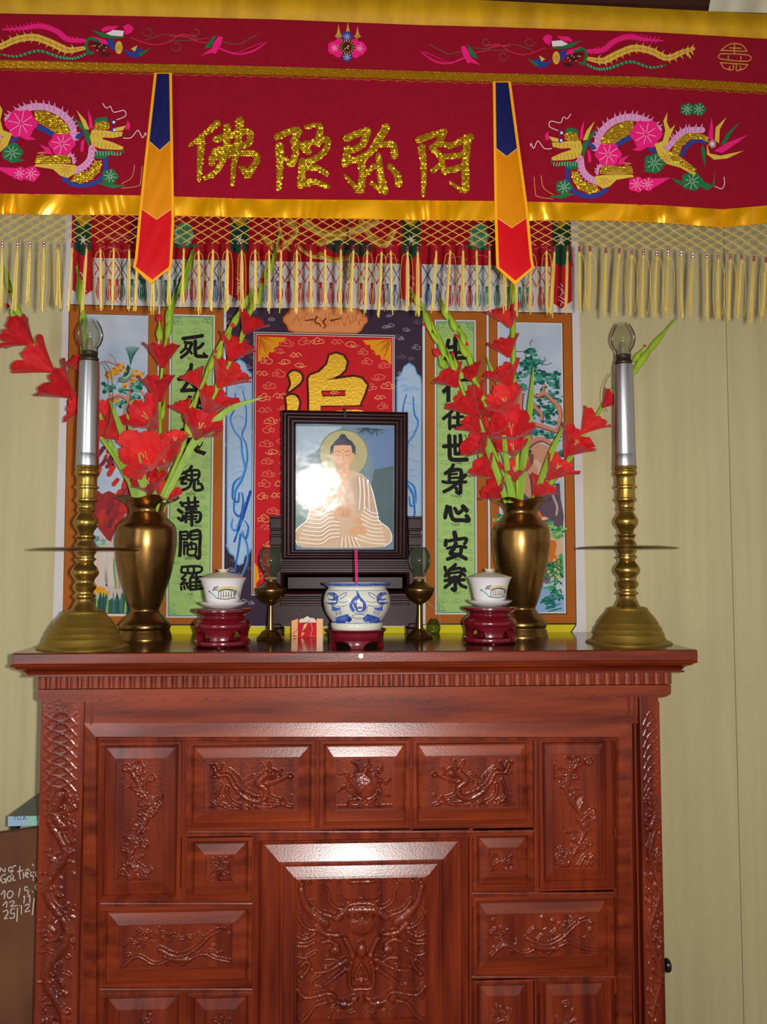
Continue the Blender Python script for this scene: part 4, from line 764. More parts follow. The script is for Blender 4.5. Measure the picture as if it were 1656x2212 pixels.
# pennants
def pennant(L, R, apex, bl, bla, rl, rla):
    """L, R: the two edges as (x, y) lists top to bottom; bl/bla blue border height at the edges and at the point, rl/rla the same for red"""
    xl = lambda y: float(np.interp(y, [p[1] for p in L], [p[0] for p in L])); xr = lambda y: float(np.interp(y, [p[1] for p in R], [p[0] for p in R]))
    S = lambda x, y, off: W(x, y, YB-0.021+0.0025*math.sin(y/60.0)-off)
    yt = L[0][1]; yb = L[-1][1]; root = None
    b = MB(); ys_ = list(np.linspace(yt, yb, 24)); pts = [(xl(y), y) for y in ys_]+[apex]+[(xr(y), y) for y in ys_[::-1]]
    f = [S(x, y, 0) for x, y in pts]; k = [(p[0], p[1]+.002, p[2]) for p in f]; n = len(f)
    m_ = len(ys_); b.add(f+k, [(o+i, o+i+1, o+2*m_-1-i, o+2*m_-i) for i in range(m_-1) for o in (0, n)]+[(m_-1, m_, m_+1), (n+m_-1, n+m_, n+m_+1)]+[(i, (i+1) % n, n+(i+1) % n, n+i) for i in range(n)])
    root = b.build('pennant', [V_pipe], val, smooth=0)
    ins = 6.0
    def cell(name, m, top, bot, rows=14, cols=10, puff=.002):
        """top(u), bot(u) -> y as functions of u in 0..1 across the strip"""
        P = []
        for j in range(rows+1):
            row = []
            for i in range(cols+1):
                u = i/cols; t = j/rows; y = top(u)+(bot(u)-top(u))*t; yc = min(y, yb)
                x = (xl(yc)+ins)*(1-u)+(xr(yc)-ins)*u
                if y > yb: pass
                row.append(tuple(S(x, y, .0022+puff*math.sin(PI*u)**.5*math.sin(PI*min(max(t, .02), .98))**.3+.0008*math.sin(y/13.0+u*5+x*.11)*math.sin(PI*u))))
            P.append(row)
        m2 = MB(); m2.grid(P); return m2.build(name, [m], root, smooth=60)
    v = lambda a, c: (lambda u: a+(c-a)*(1-abs(2*u-1)))
    cell('blue_field', V_blue, lambda u: yt+2, v(bl, bla)); cell('orange_field', V_orange, v(bl, bla), v(rl, rla))
    cell('red_field', V_redsat, v(rl, rla), v(yb-1, apex[1]-9))
    m2 = MB()
    for a, c in ((bl, bla), (rl, rla)):
        ap = (lambda y: (xl(y)+xr(y))/2)(a); m2.tube([S(xl(a)+ins, a, .0045), S(ap, c, .0052), S(xr(a)-ins, a, .0045)], .0007, 5)
    m2.build('stitching', [mat('pale_stitching', (236, 200, 130), rough=.5)], root)
pennant([(333, 157), (312, 345), (299, 470), (291, 560), (287, 577)], [(371, 156), (375, 420), (376, 480), (372, 560), (370, 587)], (325, 613), 305, 325, 452, 474)
pennant([(1064, 176), (1066, 320), (1068, 470), (1071, 560), (1072, 578)], [(1103, 176), (1122, 320), (1140, 450), (1150, 560), (1154, 579)], (1112, 615), 321, 338, 471, 492)
# ---- embroidery
ZA = Z(0, 0, 2.76); ZBn = Z(550, 0, 3.011); ZCn = Z(1056, 0, 2.76)
T_pk = thread((232, 24, 120)); T_lil = thread((214, 150, 196)); T_yel = thread((210, 180, 60)); T_grn = thread((30, 110, 60)); T_blu = thread((42, 58, 140)); T_wht = thread((228, 214, 220)); T_gld = thread((196, 150, 60)); T_red = thread((200, 40, 70)); T_vine = thread((96, 92, 60)); T_drk = thread((70, 20, 30))
def sequins(P, inside, x0, y0, x1, y1, d=5.0, r=2.9, mi=None):
    """little tilted cups sewn in rows wherever inside(x, y)"""
    mi = P.mi(V_seq); j = 0; y = y0
    while y < y1:
        x = x0+(d/2 if j % 2 else 0)
        while x < x1:
            if inside(x, y):
                c = P.S(x, y, .0022); rr = r*PB; tx, tz = random.gauss(0, .2), random.gauss(0.02, .2); vs = []
                for q in range(8):
                    a = 2*PI*q/8; vx, vz = rr*math.cos(a), rr*math.sin(a); vs.append((c.x+vx, c.y+vx*tx+vz*tz, c.z+vz))
                P.b.add(vs+[(c.x, c.y-rr*.25, c.z)], [(q, (q+1) % 8, 8) for q in range(8)], mi)
            x += d
        y += d*.86; j += 1
def seq_char(strokes, tr):
    P = Painter(SB); segs = []
    for pts, w in strokes:
        q = smooth_path(tr(*pts), 4); n = len(q)
        for i in range(n-1): segs.append((q[i], q[i+1], (w[0]+(w[1]-w[0])*i/(n-1))/2 if hasattr(w, '__len__') else w/2))
        P.stroke(tr(*pts), w, thread((150, 100, 14)), 3)
    def ins(x, y):
        for (a, c, r) in segs:
            dx, dy = c[0]-a[0], c[1]-a[1]; u = max(0, min(1, ((x-a[0])*dx+(y-a[1])*dy)/(dx*dx+dy*dy+1e-9)))
            if math.hypot(x-a[0]-u*dx, y-a[1]-u*dy) < r-.3: return True
        return False
    xs = [s[0][0] for s in segs]+[s[1][0] for s in segs]; ys = [s[0][1] for s in segs]+[s[1][1] for s in segs]
    sequins(P, ins, min(xs)-12, min(ys)-12, max(xs)+12, max(ys)+12); P.build('sequin_character', val, label='gold sequin character')
seq_char([([(1295, 735), (1230, 790), (1130, 868)], (15, 7)), ([(1200, 840), (1192, 960), (1185, 1075)], (17, 8)), ([(1355, 755), (1345, 900), (1300, 1010), (1228, 1060)], (15, 11)), ([(1430, 720), (1418, 850), (1392, 1000), (1385, 1100)], (17, 8)),
          ([(1285, 830), (1380, 805), (1490, 785), (1485, 850)], (14, 13)), ([(1280, 900), (1380, 880), (1475, 860)], 14), ([(1280, 905), (1260, 975)], 13), ([(1260, 940), (1390, 915), (1505, 915), (1530, 955), (1490, 1020), (1475, 1045)], (13, 15)), ([(1475, 1045), (1440, 1000)], (13, 6))], ZA)
seq_char([([(145, 890), (230, 855), (285, 850), (250, 920)], (14, 15)), ([(255, 925), (268, 1000), (235, 1070)], (14, 13)), ([(235, 1065), (195, 1030)], (10, 7)), ([(160, 950), (165, 1100), (155, 1230)], (18, 8)),
          ([(330, 825), (400, 815), (425, 830), (412, 930)], (7, 17)), ([(275, 930), (320, 960), (345, 985)], (13, 15)), ([(320, 940), (400, 920), (470, 905), (465, 970), (400, 1030), (310, 1060)], (12, 14)), ([(310, 1050), (302, 1200)], 16), ([(310, 1095), (400, 1090), (465, 1130)], (14, 10)), ([(300, 1195), (400, 1185), (480, 1215)], (16, 8))], ZBn)
seq_char([([(600, 900), (680, 865), (735, 852)], 15), ([(735, 860), (690, 950), (600, 985)], (15, 12)), ([(605, 970), (588, 1060)], 15), ([(590, 1060), (660, 1035), (715, 1030)], 13), ([(690, 1035), (700, 1130), (690, 1240)], (16, 14)), ([(680, 1240), (640, 1200), (585, 1140)], (14, 5)),
          ([(855, 830), (800, 920), (740, 1000), (650, 1040)], (18, 13)), ([(825, 940), (895, 940), (910, 1010)], (13, 16)), ([(805, 1010), (820, 1150), (840, 1240)], (12, 19)), ([(840, 1245), (790, 1215), (755, 1190)], (13, 6)), ([(775, 1080), (715, 1140)], (11, 8)), ([(880, 1080), (925, 1140), (935, 1195)], (11, 17))], ZBn)
seq_char([([(1065, 910), (1150, 880), (1235, 855)], (14, 13)), ([(1230, 865), (1200, 920), (1150, 965)], (13, 12)), ([(1085, 960), (1100, 1100), (1095, 1265)], (16, 8)), ([(1150, 960), (1205, 1015), (1215, 1060), (1160, 1110)], (13, 11)), ([(1200, 930), (1280, 945), (1350, 910), (1405, 890)], (12, 14)), ([(1385, 910), (1370, 1050), (1370, 1225)], (15, 17)), ([(1365, 1240), (1330, 1225), (1270, 1185)], (13, 5)),
          ([(1220, 1020), (1300, 1015), (1360, 1000)], 12), ([(1215, 1030), (1230, 1110)], 12), ([(1230, 1115), (1300, 1100), (1350, 1080)], 13)], ZBn)
def spiky(P, path, w, m, lay, side, n=16, l=12):
    q = smooth_path(path, 6); P.stroke(path, w, m, lay); k = len(q)
    for i in range(n):
        j = min(int(k*i/n), k-2); a, c = q[j], q[j+1]; dx, dy = c[0]-a[0], c[1]-a[1]; L_ = math.hypot(dx, dy) or 1; nx, ny = -dy/L_*side, dx/L_*side
        P.poly([(a[0]-dx/L_*4, a[1]-dy/L_*4), (a[0]+nx*(w*.45+l)+dx/L_*5, a[1]+ny*(w*.45+l)+dy/L_*5), (a[0]+dx/L_*4, a[1]+dy/L_*4)], m, lay)
        P.stroke([(a[0]-nx*w*.3, a[1]-ny*w*.3), (a[0]+nx*(w*.3+l*.5)+dx/L_*3, a[1]+ny*(w*.3+l*.5)+dy/L_*3)], .8, T_red, lay+1, n=1, cap=False)
def dragon(tr, flip=1):
    P = Painter(SB)
    def g(*pts): return tr(*pts)
    def lobes(x, y, r, m, lay=6, k=6):
        c = g((x, y))[0]; r = r/2.76
        P.disc(c[0], c[1], r, r*.9, m, lay, 26, k, .09); P.star(c[0], c[1], r*.8, T_wht, lay+2)
    spiky(P, g((655, 900), (648, 840), (675, 780), (740, 725), (820, 700), (890, 705), (960, 735), (1010, 775)), 15, T_lil, 3, -flip, 18, 10)
    P.stroke(g((755, 868), (800, 840), (840, 822)), 11, T_blu, 4)
    nk = g((660, 850), (690, 800), (740, 755), (800, 725), (860, 725), (862, 760), (835, 800), (790, 825), (740, 860), (690, 862)); P.poly(nk, T_gld, 4)
    sequins(P, lambda x, y: inpoly(x, y, nk), *[f([p[i] for p in nk]) for f, i in ((min, 0), (min, 1), (max, 0), (max, 1))], 4.6, 2.5)
    lobes(935, 800, 92, T_pk); P.poly(g((850, 895), (900, 870), (960, 870), (900, 900)), T_pk, 5); lobes(710, 920, 76, T_pk); P.poly(g((780, 945), (835, 925), (800, 965), (840, 975), (760, 985)), T_pk, 5)
    P.stroke(g((470, 1000), (470, 1080), (500, 1135), (560, 1165), (640, 1165), (700, 1130)), 10, T_blu, 4)
    spiky(P, g((545, 945), (555, 1010), (590, 1055), (640, 1085)), 14, T_lil, 5, flip, 10, 7)
    lb = g((490, 1020), (530, 1025), (560, 1080), (640, 1105), (660, 1140), (600, 1155), (540, 1130), (500, 1080)); P.poly(lb, T_gld, 5)
    sequins(P, lambda x, y: inpoly(x, y, lb), *[f([p[i] for p in lb]) for f, i in ((min, 0), (min, 1), (max, 0), (max, 1))], 4.6, 2.5)
    P.poly(g((630, 1050), (700, 1040), (855, 1042), (865, 1055), (760, 1072), (720, 1110), (680, 1125), (640, 1100)), T_yel, 6); lg = g((660, 1035), (670, 990), (720, 985), (850, 1000), (860, 1035), (780, 1040)); P.poly(lg, T_gld, 6)
    sequins(P, lambda x, y: inpoly(x, y, lg), *[f([p[i] for p in lg]) for f, i in ((min, 0), (min, 1), (max, 0), (max, 1))], 4.6, 2.5)
    spiky(P, g((645, 1035), (650, 1000), (670, 985)), 6, T_lil, 6, -flip, 4, 5); c = g((690, 1075))[0]; P.star(c[0], c[1], 15, T_red, 8)
    # head
    P.poly(g((550, 880), (570, 840), (600, 800), (645, 765), (620, 810), (590, 850), (580, 890), (560, 945)), T_grn, 5); P.poly(g((585, 890), (605, 910), (610, 965), (592, 970)), T_pk, 5); P.stroke(g((600, 860), (625, 880)), 9, T_blu, 4)
    P.poly(g((375, 850), (420, 850), (470, 840), (545, 838), (556, 880), (545, 930), (500, 950), (450, 955), (380, 957), (370, 940), (430, 912), (490, 892), (480, 882), (430, 886), (380, 876)), T_yel, 7)
    P.poly(g((355, 812), (415, 826), (415, 848), (375, 842)), T_yel, 7); P.poly(g((332, 805), (350, 780), (360, 835), (338, 836)), T_pk, 8)
    P.poly(g((455, 790), (462, 760), (500, 765), (525, 770), (535, 800), (480, 790)), T_grn, 7); fh = g((448, 800), (480, 785), (525, 795), (535, 835), (490, 840), (452, 830)); P.poly(fh, T_gld, 7)
    sequins(P, lambda x, y: inpoly(x, y, fh), *[f([p[i] for p in fh]) for f, i in ((min, 0), (min, 1), (max, 0), (max, 1))], 4.4, 2.4)
    for (x, y) in ((428, 792), (425, 838)): c = g((x, y))[0]; P.disc(c[0], c[1], 5, 5, T_blu, 8); P.disc(c[0]+1.5, c[1], 3, 3, T_wht, 9)
    P.poly(g((368, 940), (380, 968), (400, 985), (430, 962), (520, 962), (532, 1005), (480, 1010), (440, 985), (405, 995), (370, 975)), T_grn, 6)
    P.poly(g((538, 835), (545, 770), (568, 712), (562, 780), (560, 825)), T_pk, 6); P.poly(g((558, 838), (580, 780), (630, 720), (605, 780), (585, 832)), T_yel, 6)
    for k in range(7): P.stroke(g((400+k*22, 855), (395+k*24, 880)), .9, T_red, 9, n=1); P.stroke(g((400+k*22, 915+3*(3-k)), (408+k*22, 950)), .9, T_red, 9, n=1)
    for k in range(9): P.stroke(g((390+k*16, 965), (385+k*16, 990)), .8, T_wht, 9, n=1)
    P.stroke(g((410, 778), (360, 755), (368, 722), (425, 732), (442, 698), (465, 708), (486, 680)), 1.6, T_wht, 6); P.stroke(g((372, 886), (330, 885), (298, 845), (285, 845), (265, 885), (250, 855), (246, 870)), 1.6, T_wht, 6)
    P.stroke(g((268, 1055), (275, 1140), (290, 1172), (380, 1186)), 1.4, T_gld, 4); P.stroke(g((310, 1048), (325, 1120), (382, 1160)), 1.4, T_gld, 4)
    lobes(445, 1115, 48, T_grn, 4, 5); P.poly(g((480, 1150), (510, 1160), (430, 1185), (355, 1172), (420, 1160)), T_grn, 4)
    # hind part
    P.poly(g((985, 860), (1035, 840), (1050, 780), (1038, 720), (1062, 670), (1060, 730), (1078, 770), (1110, 742), (1085, 800), (1060, 860), (1030, 880), (1080, 905), (1095, 950), (1150, 985), (1232, 1030), (1225, 1048), (1140, 1000), (1060, 978), (1010, 930)), T_yel, 6)
    c = g((1055, 940))[0]; P.star(c[0], c[1], 16, T_red, 8); P.stroke(g((960, 890), (985, 900)), 9, T_blu, 5)
    spiky(P, g((1050, 895), (1110, 830), (1170, 780), (1270, 775)), 13, T_lil, 4, -flip, 11, 9); P.stroke(g((1150, 925), (1180, 872), (1230, 838), (1285, 845)), 9, T_blu, 4)
    tb = g((1078, 945), (1085, 900), (1120, 840), (1175, 795), (1240, 790), (1300, 815), (1310, 850), (1260, 830), (1200, 830), (1150, 870), (1130, 930), (1180, 965), (1235, 1010), (1215, 1025), (1140, 985)); P.poly(tb, T_gld, 7)
    sequins(P, lambda x, y: inpoly(x, y, tb), *[f([p[i] for p in tb]) for f, i in ((min, 0), (min, 1), (max, 0), (max, 1))], 4.6, 2.5)
    P.poly(g((1305, 825), (1325, 695), (1335, 760), (1335, 845)), T_pk, 5); P.poly(g((1345, 835), (1350, 760), (1415, 698), (1375, 770), (1370, 855)), T_yel, 5); P.poly(g((1380, 862), (1420, 790), (1498, 725), (1440, 800), (1405, 862)), T_grn, 5)
    P.poly(g((1340, 900), (1420, 850), (1545, 802), (1450, 872), (1390, 912)), T_pk, 5); P.poly(g((1298, 860), (1315, 915), (1380, 928), (1518, 898), (1420, 945), (1340, 952), (1298, 920)), T_yel, 5); P.poly(g((1270, 860), (1290, 900), (1290, 1005), (1262, 900)), T_grn, 5)
    c = g((1330, 858))[0]; P.star(c[0], c[1], 9, T_wht, 8, 12, 1.3, 0)
    lobes(985, 972, 62, T_grn, 4, 5); P.poly(g((915, 1020), (985, 990), (1040, 1000), (990, 1035)), T_grn, 4)
    lobes(1210, 1080, 62, T_grn, 4, 5); P.poly(g((1085, 1060), (1160, 1085), (1180, 1110), (1130, 1100)), T_grn, 4); P.poly(g((1260, 1075), (1330, 1105), (1348, 1020), (1340, 1110), (1300, 1135), (1255, 1110)), T_grn, 4)
    lobes(880, 1100, 50, T_pk, 4, 5); lobes(945, 1098, 44, T_pk, 5, 5); P.poly(g((960, 1065), (1085, 1058), (1000, 1110), (940, 1140)), T_pk, 4)
    lobes(1180, 652, 40, T_grn, 4, 5); lobes(1250, 652, 42, T_grn, 4, 5); P.stroke(g((1345, 1110), (1385, 1125), (1402, 1100), (1400, 1055)), 1.4, T_wht, 4); P.stroke(g((800, 970), (845, 975), (810, 985), (850, 995)), 1.4, T_gld, 7)
    P.build('embroidered_dragon', val)
dragon(ZCn); dragon(lambda *pts: [(281-1.08*((1056+x/2.76)-1177), y/2.76-23) for x, y in pts], -1)
def phoenix(tr, tb, flip=1):
    P = Painter(SB); g = tr
    P.poly(g((318, 232), (330, 215), (350, 203), (377, 218), (362, 270), (332, 255)), T_pk, 5); P.poly(g((372, 245), (430, 240), (472, 262), (440, 274), (378, 278)), T_wht, 6); P.poly(g((400, 215), (470, 218), (495, 235), (493, 252), (430, 240)), T_pk, 5); P.poly(g((366, 285), (440, 272), (552, 240), (490, 285), (420, 292)), T_grn, 5)
    P.poly(g((428, 300), (456, 295), (470, 330), (445, 350), (418, 370)), T_blu, 5); c = g((400, 345))[0]; P.disc(c[0], c[1], 8, 14, T_yel, 6); P.star(c[0], c[1], 9, T_red, 7)
    P.poly(g((262, 358), (300, 345), (330, 375), (378, 350), (345, 398), (300, 408)), T_blu, 4); P.poly(g((222, 343), (270, 368), (297, 382), (280, 398)), T_grn, 4); P.poly(g((298, 330), (335, 352), (312, 368)), T_yel, 5)
    P.poly(g((455, 340), (520, 308), (565, 320), (500, 372)), T_drk, 5); P.poly(g((470, 300), (552, 275), (500, 322), (458, 325)), T_pk, 5); P.stroke(g((510, 305), (560, 292), (580, 330), (560, 378), (540, 375)), 6, T_grn, 6)
    for k in range(7): c = g((470+12*k, 345+18*math.sin(k*2)))[0]; P.disc(c[0], c[1], 1.6, 1.6, T_yel, 7, 8)
    P.poly(g((440, 375), (490, 372), (500, 395), (455, 398)), T_drk, 4)
    for pts, m, sd in ((((590, 305), (680, 298), (740, 250), (830, 220), (930, 235), (1035, 243)), T_pk, 1),):
        P.stroke(g(*pts), [9, 12, 10, 3], m, 4)
        q = smooth_path(g(*pts), 5)
        for k in range(2, len(q)-2): P.stroke([(q[k][0]-4*flip, q[k][1]+6), (q[k][0]+5*flip, q[k][1]-8)], 2.2, m, 4, n=1)
    yt_ = ((590, 350), (680, 362), (760, 325), (860, 288), (960, 302), (1060, 345), (1150, 312), (1218, 290)); P.stroke(g(*yt_), [8, 15, 15, 14, 12, 7], T_yel, 5); q = smooth_path(g(*yt_), 5)
    for k in range(3, len(q)-1, 2):
        for s in (-1, 1): P.poly([(q[k][0]-3*flip, q[k][1]), (q[k][0]+9*flip, q[k][1]+s*13), (q[k][0]+4*flip, q[k][1])], T_yel, 5)
        P.stroke([(q[k][0], q[k][1]-5), (q[k][0]+1, q[k][1]+5)], 1, T_red, 7, n=1)
    P.stroke(g(*yt_), 1, T_red, 8); P.stroke(g((1180, 305), (1200, 345)), 3, T_yel, 5)
    P.stroke(g((565, 375), (640, 410), (720, 405), (840, 368), (960, 402), (1055, 388)), [5, 7, 6, 3], T_grn, 4); q = smooth_path(g((565, 375), (640, 410), (720, 405), (840, 368), (960, 402), (1055, 388)), 5)
    for k in range(2, len(q)-2): P.stroke([(q[k][0]-1, q[k][1]-2.5), (q[k][0]+2, q[k][1]+2.5)], .8, T_wht, 6, n=1)
    # trailing vine with a bird shaped blossom
    h = tb
    P.stroke(g((335, 285), (220, 325), (130, 310), (60, 265), (-20, 275)), 2.2, T_red, 3); P.stroke(g((260, 300), (150, 265), (60, 275), (-30, 290)), 1.3, T_vine, 3)
    for cx, cy, r in ((240, 250, 30), (85, 335, 30)): P.stroke(g(*[(cx+r*(1-k*.05)*math.cos(k*.7), cy+r*(1-k*.05)*math.sin(k*.7)) for k in range(9)]), 1.2, T_vine, 3)
    P.stroke(h(*[(1500+26*(1-k*.05)*math.cos(k*.7), 272+26*(1-k*.05)*math.sin(k*.7)) for k in range(9)]), 1.2, T_vine, 3)
    P.poly(h((1338, 305), (1365, 295), (1395, 340), (1412, 405), (1382, 412), (1350, 350)), T_pk, 5); P.poly(h((1378, 290), (1405, 305), (1452, 380), (1410, 370)), T_grn, 6); P.poly(h((1400, 370), (1470, 425), (1405, 405)), T_pk, 4)
    P.stroke(h((1375, 370), (1260, 413), (1160, 392), (1080, 335)), [4, 3, 4, 2], T_pk, 4); P.stroke(h((1350, 385), (1260, 405), (1180, 370), (1100, 335)), 1.4, T_pk, 4); P.stroke(h((1338, 335), (1260, 350), (1210, 330), (1140, 290)), 1.6, T_vine, 4); P.stroke(h((1410, 345), (1500, 330), (1560, 300), (1660, 300)), 2.0, T_red, 3); P.stroke(h((1420, 310), (1540, 325), (1660, 330)), 1.2, T_vine, 3)
    P.build('embroidered_phoenix', val)
phoenix(ZCn, ZBn)
mf = lambda X, Y: (286-1.09*(X-1174), Y-22-(X-1174)*.008)
phoenix(lambda *pts: [mf(1056+x/2.76, y/2.76) for x, y in pts], lambda *pts: [mf(550+x/3.011, y/3.011) for x, y in pts], -1)
P = Painter(SB); c = ZBn((600, 305))[0]
for dx, dy, r, m in ((-27, 2, 15, T_pk), (27, 3, 15, T_pk), (-19, 14, 9, T_pk), (19, 15, 9, T_pk), (-17, -10, 9, T_pk), (17, -9, 9, T_pk), (0, -22, 11.5, T_blu), (0, 22, 10, T_blu)): P.disc(c[0]+dx, c[1]+dy, r, r, m, 4, 22, 5, .05)
for dx, dy in ((-27, 2), (27, 3), (0, -22), (0, 22)): P.star(c[0]+dx, c[1]+dy, 9, T_wht, 6)
P.disc(c[0], c[1], 16.5, 16.5, T_drk, 5, 24)
for k in range(16): a = k*PI/8; P.stroke([(c[0]+11*math.cos(a), c[1]+11*math.sin(a)), (c[0]+16*math.cos(a), c[1]+16*math.sin(a))], 1.6, T_gld, 7, n=1)
for k in range(9): P.disc(c[0]+random.uniform(-5, 5), c[1]+random.uniform(-5, 5), 1.3, 1.3, T_yel, 7, 8)
for x, y, hh in ((545, 165, 80), (605, 150, 70), (668, 175, 75)):
    for k in range(7): P.stroke(ZBn((x+(k-3)*7, 250-abs(k-3)*4), (x+(k-3)*3, y+abs(k-3)*18)), 1.6, T_gld, 3, n=1)
P.build('embroidered_flower', val)
P = Painter(SB); gl = lambda pts, cl=False: P.stroke(ZCn(*pts), 2.2, T_gld, 4, n=3)
gl([(1455, 258), (1420, 270), (1385, 298)]); gl([(1465, 258), (1510, 270), (1537, 305)]); gl([(1380, 300), (1535, 306)]); gl([(1462, 262), (1462, 318)]); gl([(1432, 285), (1500, 288)])
gl([(1378, 320), (1545, 328), (1540, 365), (1376, 350), (1378, 320)]); gl([(1378, 373), (1540, 385)]); gl([(1380, 375), (1400, 405), (1440, 418)]); gl([(1540, 388), (1515, 412), (1475, 422)]); gl([(1455, 380), (1455, 415), (1430, 412), (1436, 395)]); gl([(1475, 382), (1473, 420), (1500, 410), (1494, 396)]); gl([(1425, 333), (1425, 352)]); gl([(1500, 335), (1500, 358)])
P.build('embroidered_emblem', val, label='round gold longevity emblem')
# timber rail carrying the valance, and the cream cloth hanging from the ceiling at the right
A = W(-70, 30, YB+.03); C_ = W(1740, 60, YB+.03); zr = W(1056, 22, YB+.03).z
b = MB(); b.box(-3.2, 3.2, YB+.012, YB+.05, W(1656, 62, YB+.03).z-.02, W(1656, 40, YB+.03).z)
setp(b.build('trim_1', [mat('dark_red_brown_timber', (82, 40, 34))], smooth=0, loc=(0, YB, 2.5)), kind='structure')
dc = thing('draped_cloth', 'cream cloth draped from the ceiling behind the top right end of the valance', 'cloth', W(1620, 0, YB+.12))
b = MB(); P = []
for j in range(14):
    t = j/13; row = []
    for i in range(40):
        u = i/39; px = 1535+(1-t)*0+u*330-30*(1-t)*0; py = -190+t*(225+26*math.sin(PI*u))
        px = 1528+(1-t)*40+u*320; row.append(tuple(W(px, py, YB+.13+.02*math.sin(u*17+t*2))))
    P.append(row)
b.grid(P); b.grid([[(p[0], p[1]+.002, p[2]) for p in r] for r in P]); b.build('drape', [mat('cream_cotton', (222, 214, 186), rough=.85, spec=.1, bump=.2, bscale=600)], dc, smooth=60)
# ================================================================== things on the altar
class LP:
    """turned profiles read from the photo: y (px) and half width (px) about an axis standing at depth Y on height zb"""
    def __init__(s, px, ytop, ybot, Y, zb=ZT): s.c = W(px, ybot, Y); s.Y = Y; s.yb = ybot; s.zb = zb; s.k = pxs(Y); s.zt = W(px, ytop, Y).z; s.yt = ytop
    def z(s, y): return s.zb+(s.yb-y)/(s.yb-s.yt)*(s.zt-s.zb)
    def prof(s, rows): return [(w*s.k, s.z(y)) for y, w in rows]
    def r(s, rows, y): return float(np.interp(y, [a for a, _ in rows], [w for _, w in rows]))*s.k
def frontY(px, py, z, r): return WZ(px, py, z).y+r              # centre depth of a round foot whose front edge is seen at px, py
# ---- tall lamp candlesticks
def candlestick(px0, ybot, label):
    Y = frontY(px0, ybot, ZT, .098); s = 2.836; cv = lambda rows, o=0: [(650+y/s, w/s) for y, w in rows]
    L = LP(1358, 699, 1392.5, Y) if False else None
    top = 650+140/s; bot = 650+2105/s; L = LP(px0, top, bot, frontY(1358, 1397, ZT, .098))
    c = W(px0, ybot-8, Y); root = thing('candlestick_lamp', label, 'candlestick', (c.x, Y, ZT), 'tall brass candlestick lamps at the two ends of the altar')
    def part(name, rows, m, parent=root, n=48, smooth=35):
        b = MB(); b.lathe(c.x, Y, [(w*L.k, L.z(y)) for y, w in cv(rows)], n); return b.build(name, m, parent, smooth=smooth)
    part('base', [(2108, 0), (2108, 258), (2100, 260), (2094, 252), (2086, 228), (2070, 218), (2050, 210), (2046, 213), (2040, 207), (2022, 198), (2016, 201), (2010, 194), (1985, 178), (1980, 181), (1974, 174), (1950, 158), (1930, 140), (1912, 124), (1905, 120), (1897, 118), (1888, 100), (1885, 70)], [M_brassm])
    part('stem', [(1888, 78), (1880, 72), (1860, 62), (1840, 52), (1825, 50), (1818, 54), (1808, 66), (1802, 66), (1796, 54), (1785, 50), (1775, 52), (1765, 62), (1750, 67), (1738, 62), (1728, 54), (1716, 53), (1700, 60), (1690, 70), (1672, 79), (1655, 77), (1635, 66), (1620, 52), (1610, 47), (1600, 50), (1592, 62), (1585, 62), (1578, 50), (1565, 50), (1550, 60), (1532, 64), (1515, 62), (1500, 57), (1485, 46), (1470, 45), (1458, 56), (1450, 57), (1444, 46), (1435, 42), (1418, 48), (1400, 62), (1375, 73), (1355, 70), (1335, 58), (1318, 47), (1308, 45), (1298, 55), (1290, 54), (1282, 48), (1258, 50), (1250, 56), (1240, 66), (1233, 66), (1226, 58), (1190, 55), (1172, 56), (1165, 69), (1155, 69), (1148, 58), (1120, 57), (1098, 58), (1090, 63), (1082, 70), (1068, 70), (1060, 64), (1050, 66), (1044, 71), (1036, 70), (1030, 60)], [M_brassy])
    part('drip_plate', [(1538, 60), (1540, 150), (1539, 250), (1538, 300), (1534, 310), (1531, 306), (1524, 270), (1519, 200), (1518, 60)], [mat('tarnished_plate', (124, 100, 70), rough=.32, metal=1.0, var=.3, vscale=(20, 20, 20))], n=72)
    t = part('candle_tube', [(1032, 66), (1028, 67), (960, 65), (957, 64.2), (954, 64.8), (420, 58.5), (402, 58), (398, 40)], [M_steel])
    part('burner', [(400, 46), (392, 52), (380, 54), (374, 49), (368, 46), (350, 47), (346, 48), (340, 46), (336, 40), (334, 10)], [mat('dark_burner', (70, 58, 48), rough=.4, metal=.6)], smooth=60)
    part('lamp_chimney', smooth_path([(345, 47), (325, 46), (312, 48), (300, 56), (285, 65), (265, 72), (240, 76), (215, 74), (190, 66), (165, 53), (148, 43), (140, 40)], 4), [M_glass], smooth=80)
    b = MB(); b.lathe(c.x, Y, [(w*L.k, L.z(y)) for y, w in cv([(336, 12), (300, 14), (280, 13), (260, 9), (245, 0)])], 16); b.build('bulb', [mat('smoky_bulb', (160, 164, 150), rough=.1, metal=.2)], root, smooth=80)
    return root, c, Y, L
c1, cc1, Y1, L1 = candlestick(180, 1407, 'brass candlestick with silver tube and glass chimney at the left end of the altar')
c2, cc2, Y2, L2 = candlestick(1357, 1397, 'brass candlestick with silver tube and glass chimney at the right end of the altar')
def wire(name, label, pts, r, m, parent=None, cat='wire'):
    b = MB(); P = smooth_path([tuple(p) for p in pts], 6); b.tube(P, r, 6)
    if parent is not None: return b.build(name, m, parent)
    o = b.build(name, m, None, loc=tuple(P[0])); return setp(o, label, cat)
M_wire = mat('grey_green_wire', (84, 88, 66), rough=.5)
zt_ = L1.z(650+402/2.836)
wire('cord', None, [(cc1.x+.030, Y1-.01, zt_), (cc1.x+.052, Y1-.015, zt_-.02), (cc1.x+.060, Y1-.012, zt_-.08), (cc1.x+.056, Y1-.01, zt_-.14), (cc1.x+.047, Y1-.008, zt_-.17), (cc1.x+.040, Y1, zt_-.18)], .0011, [M_wire], c1)
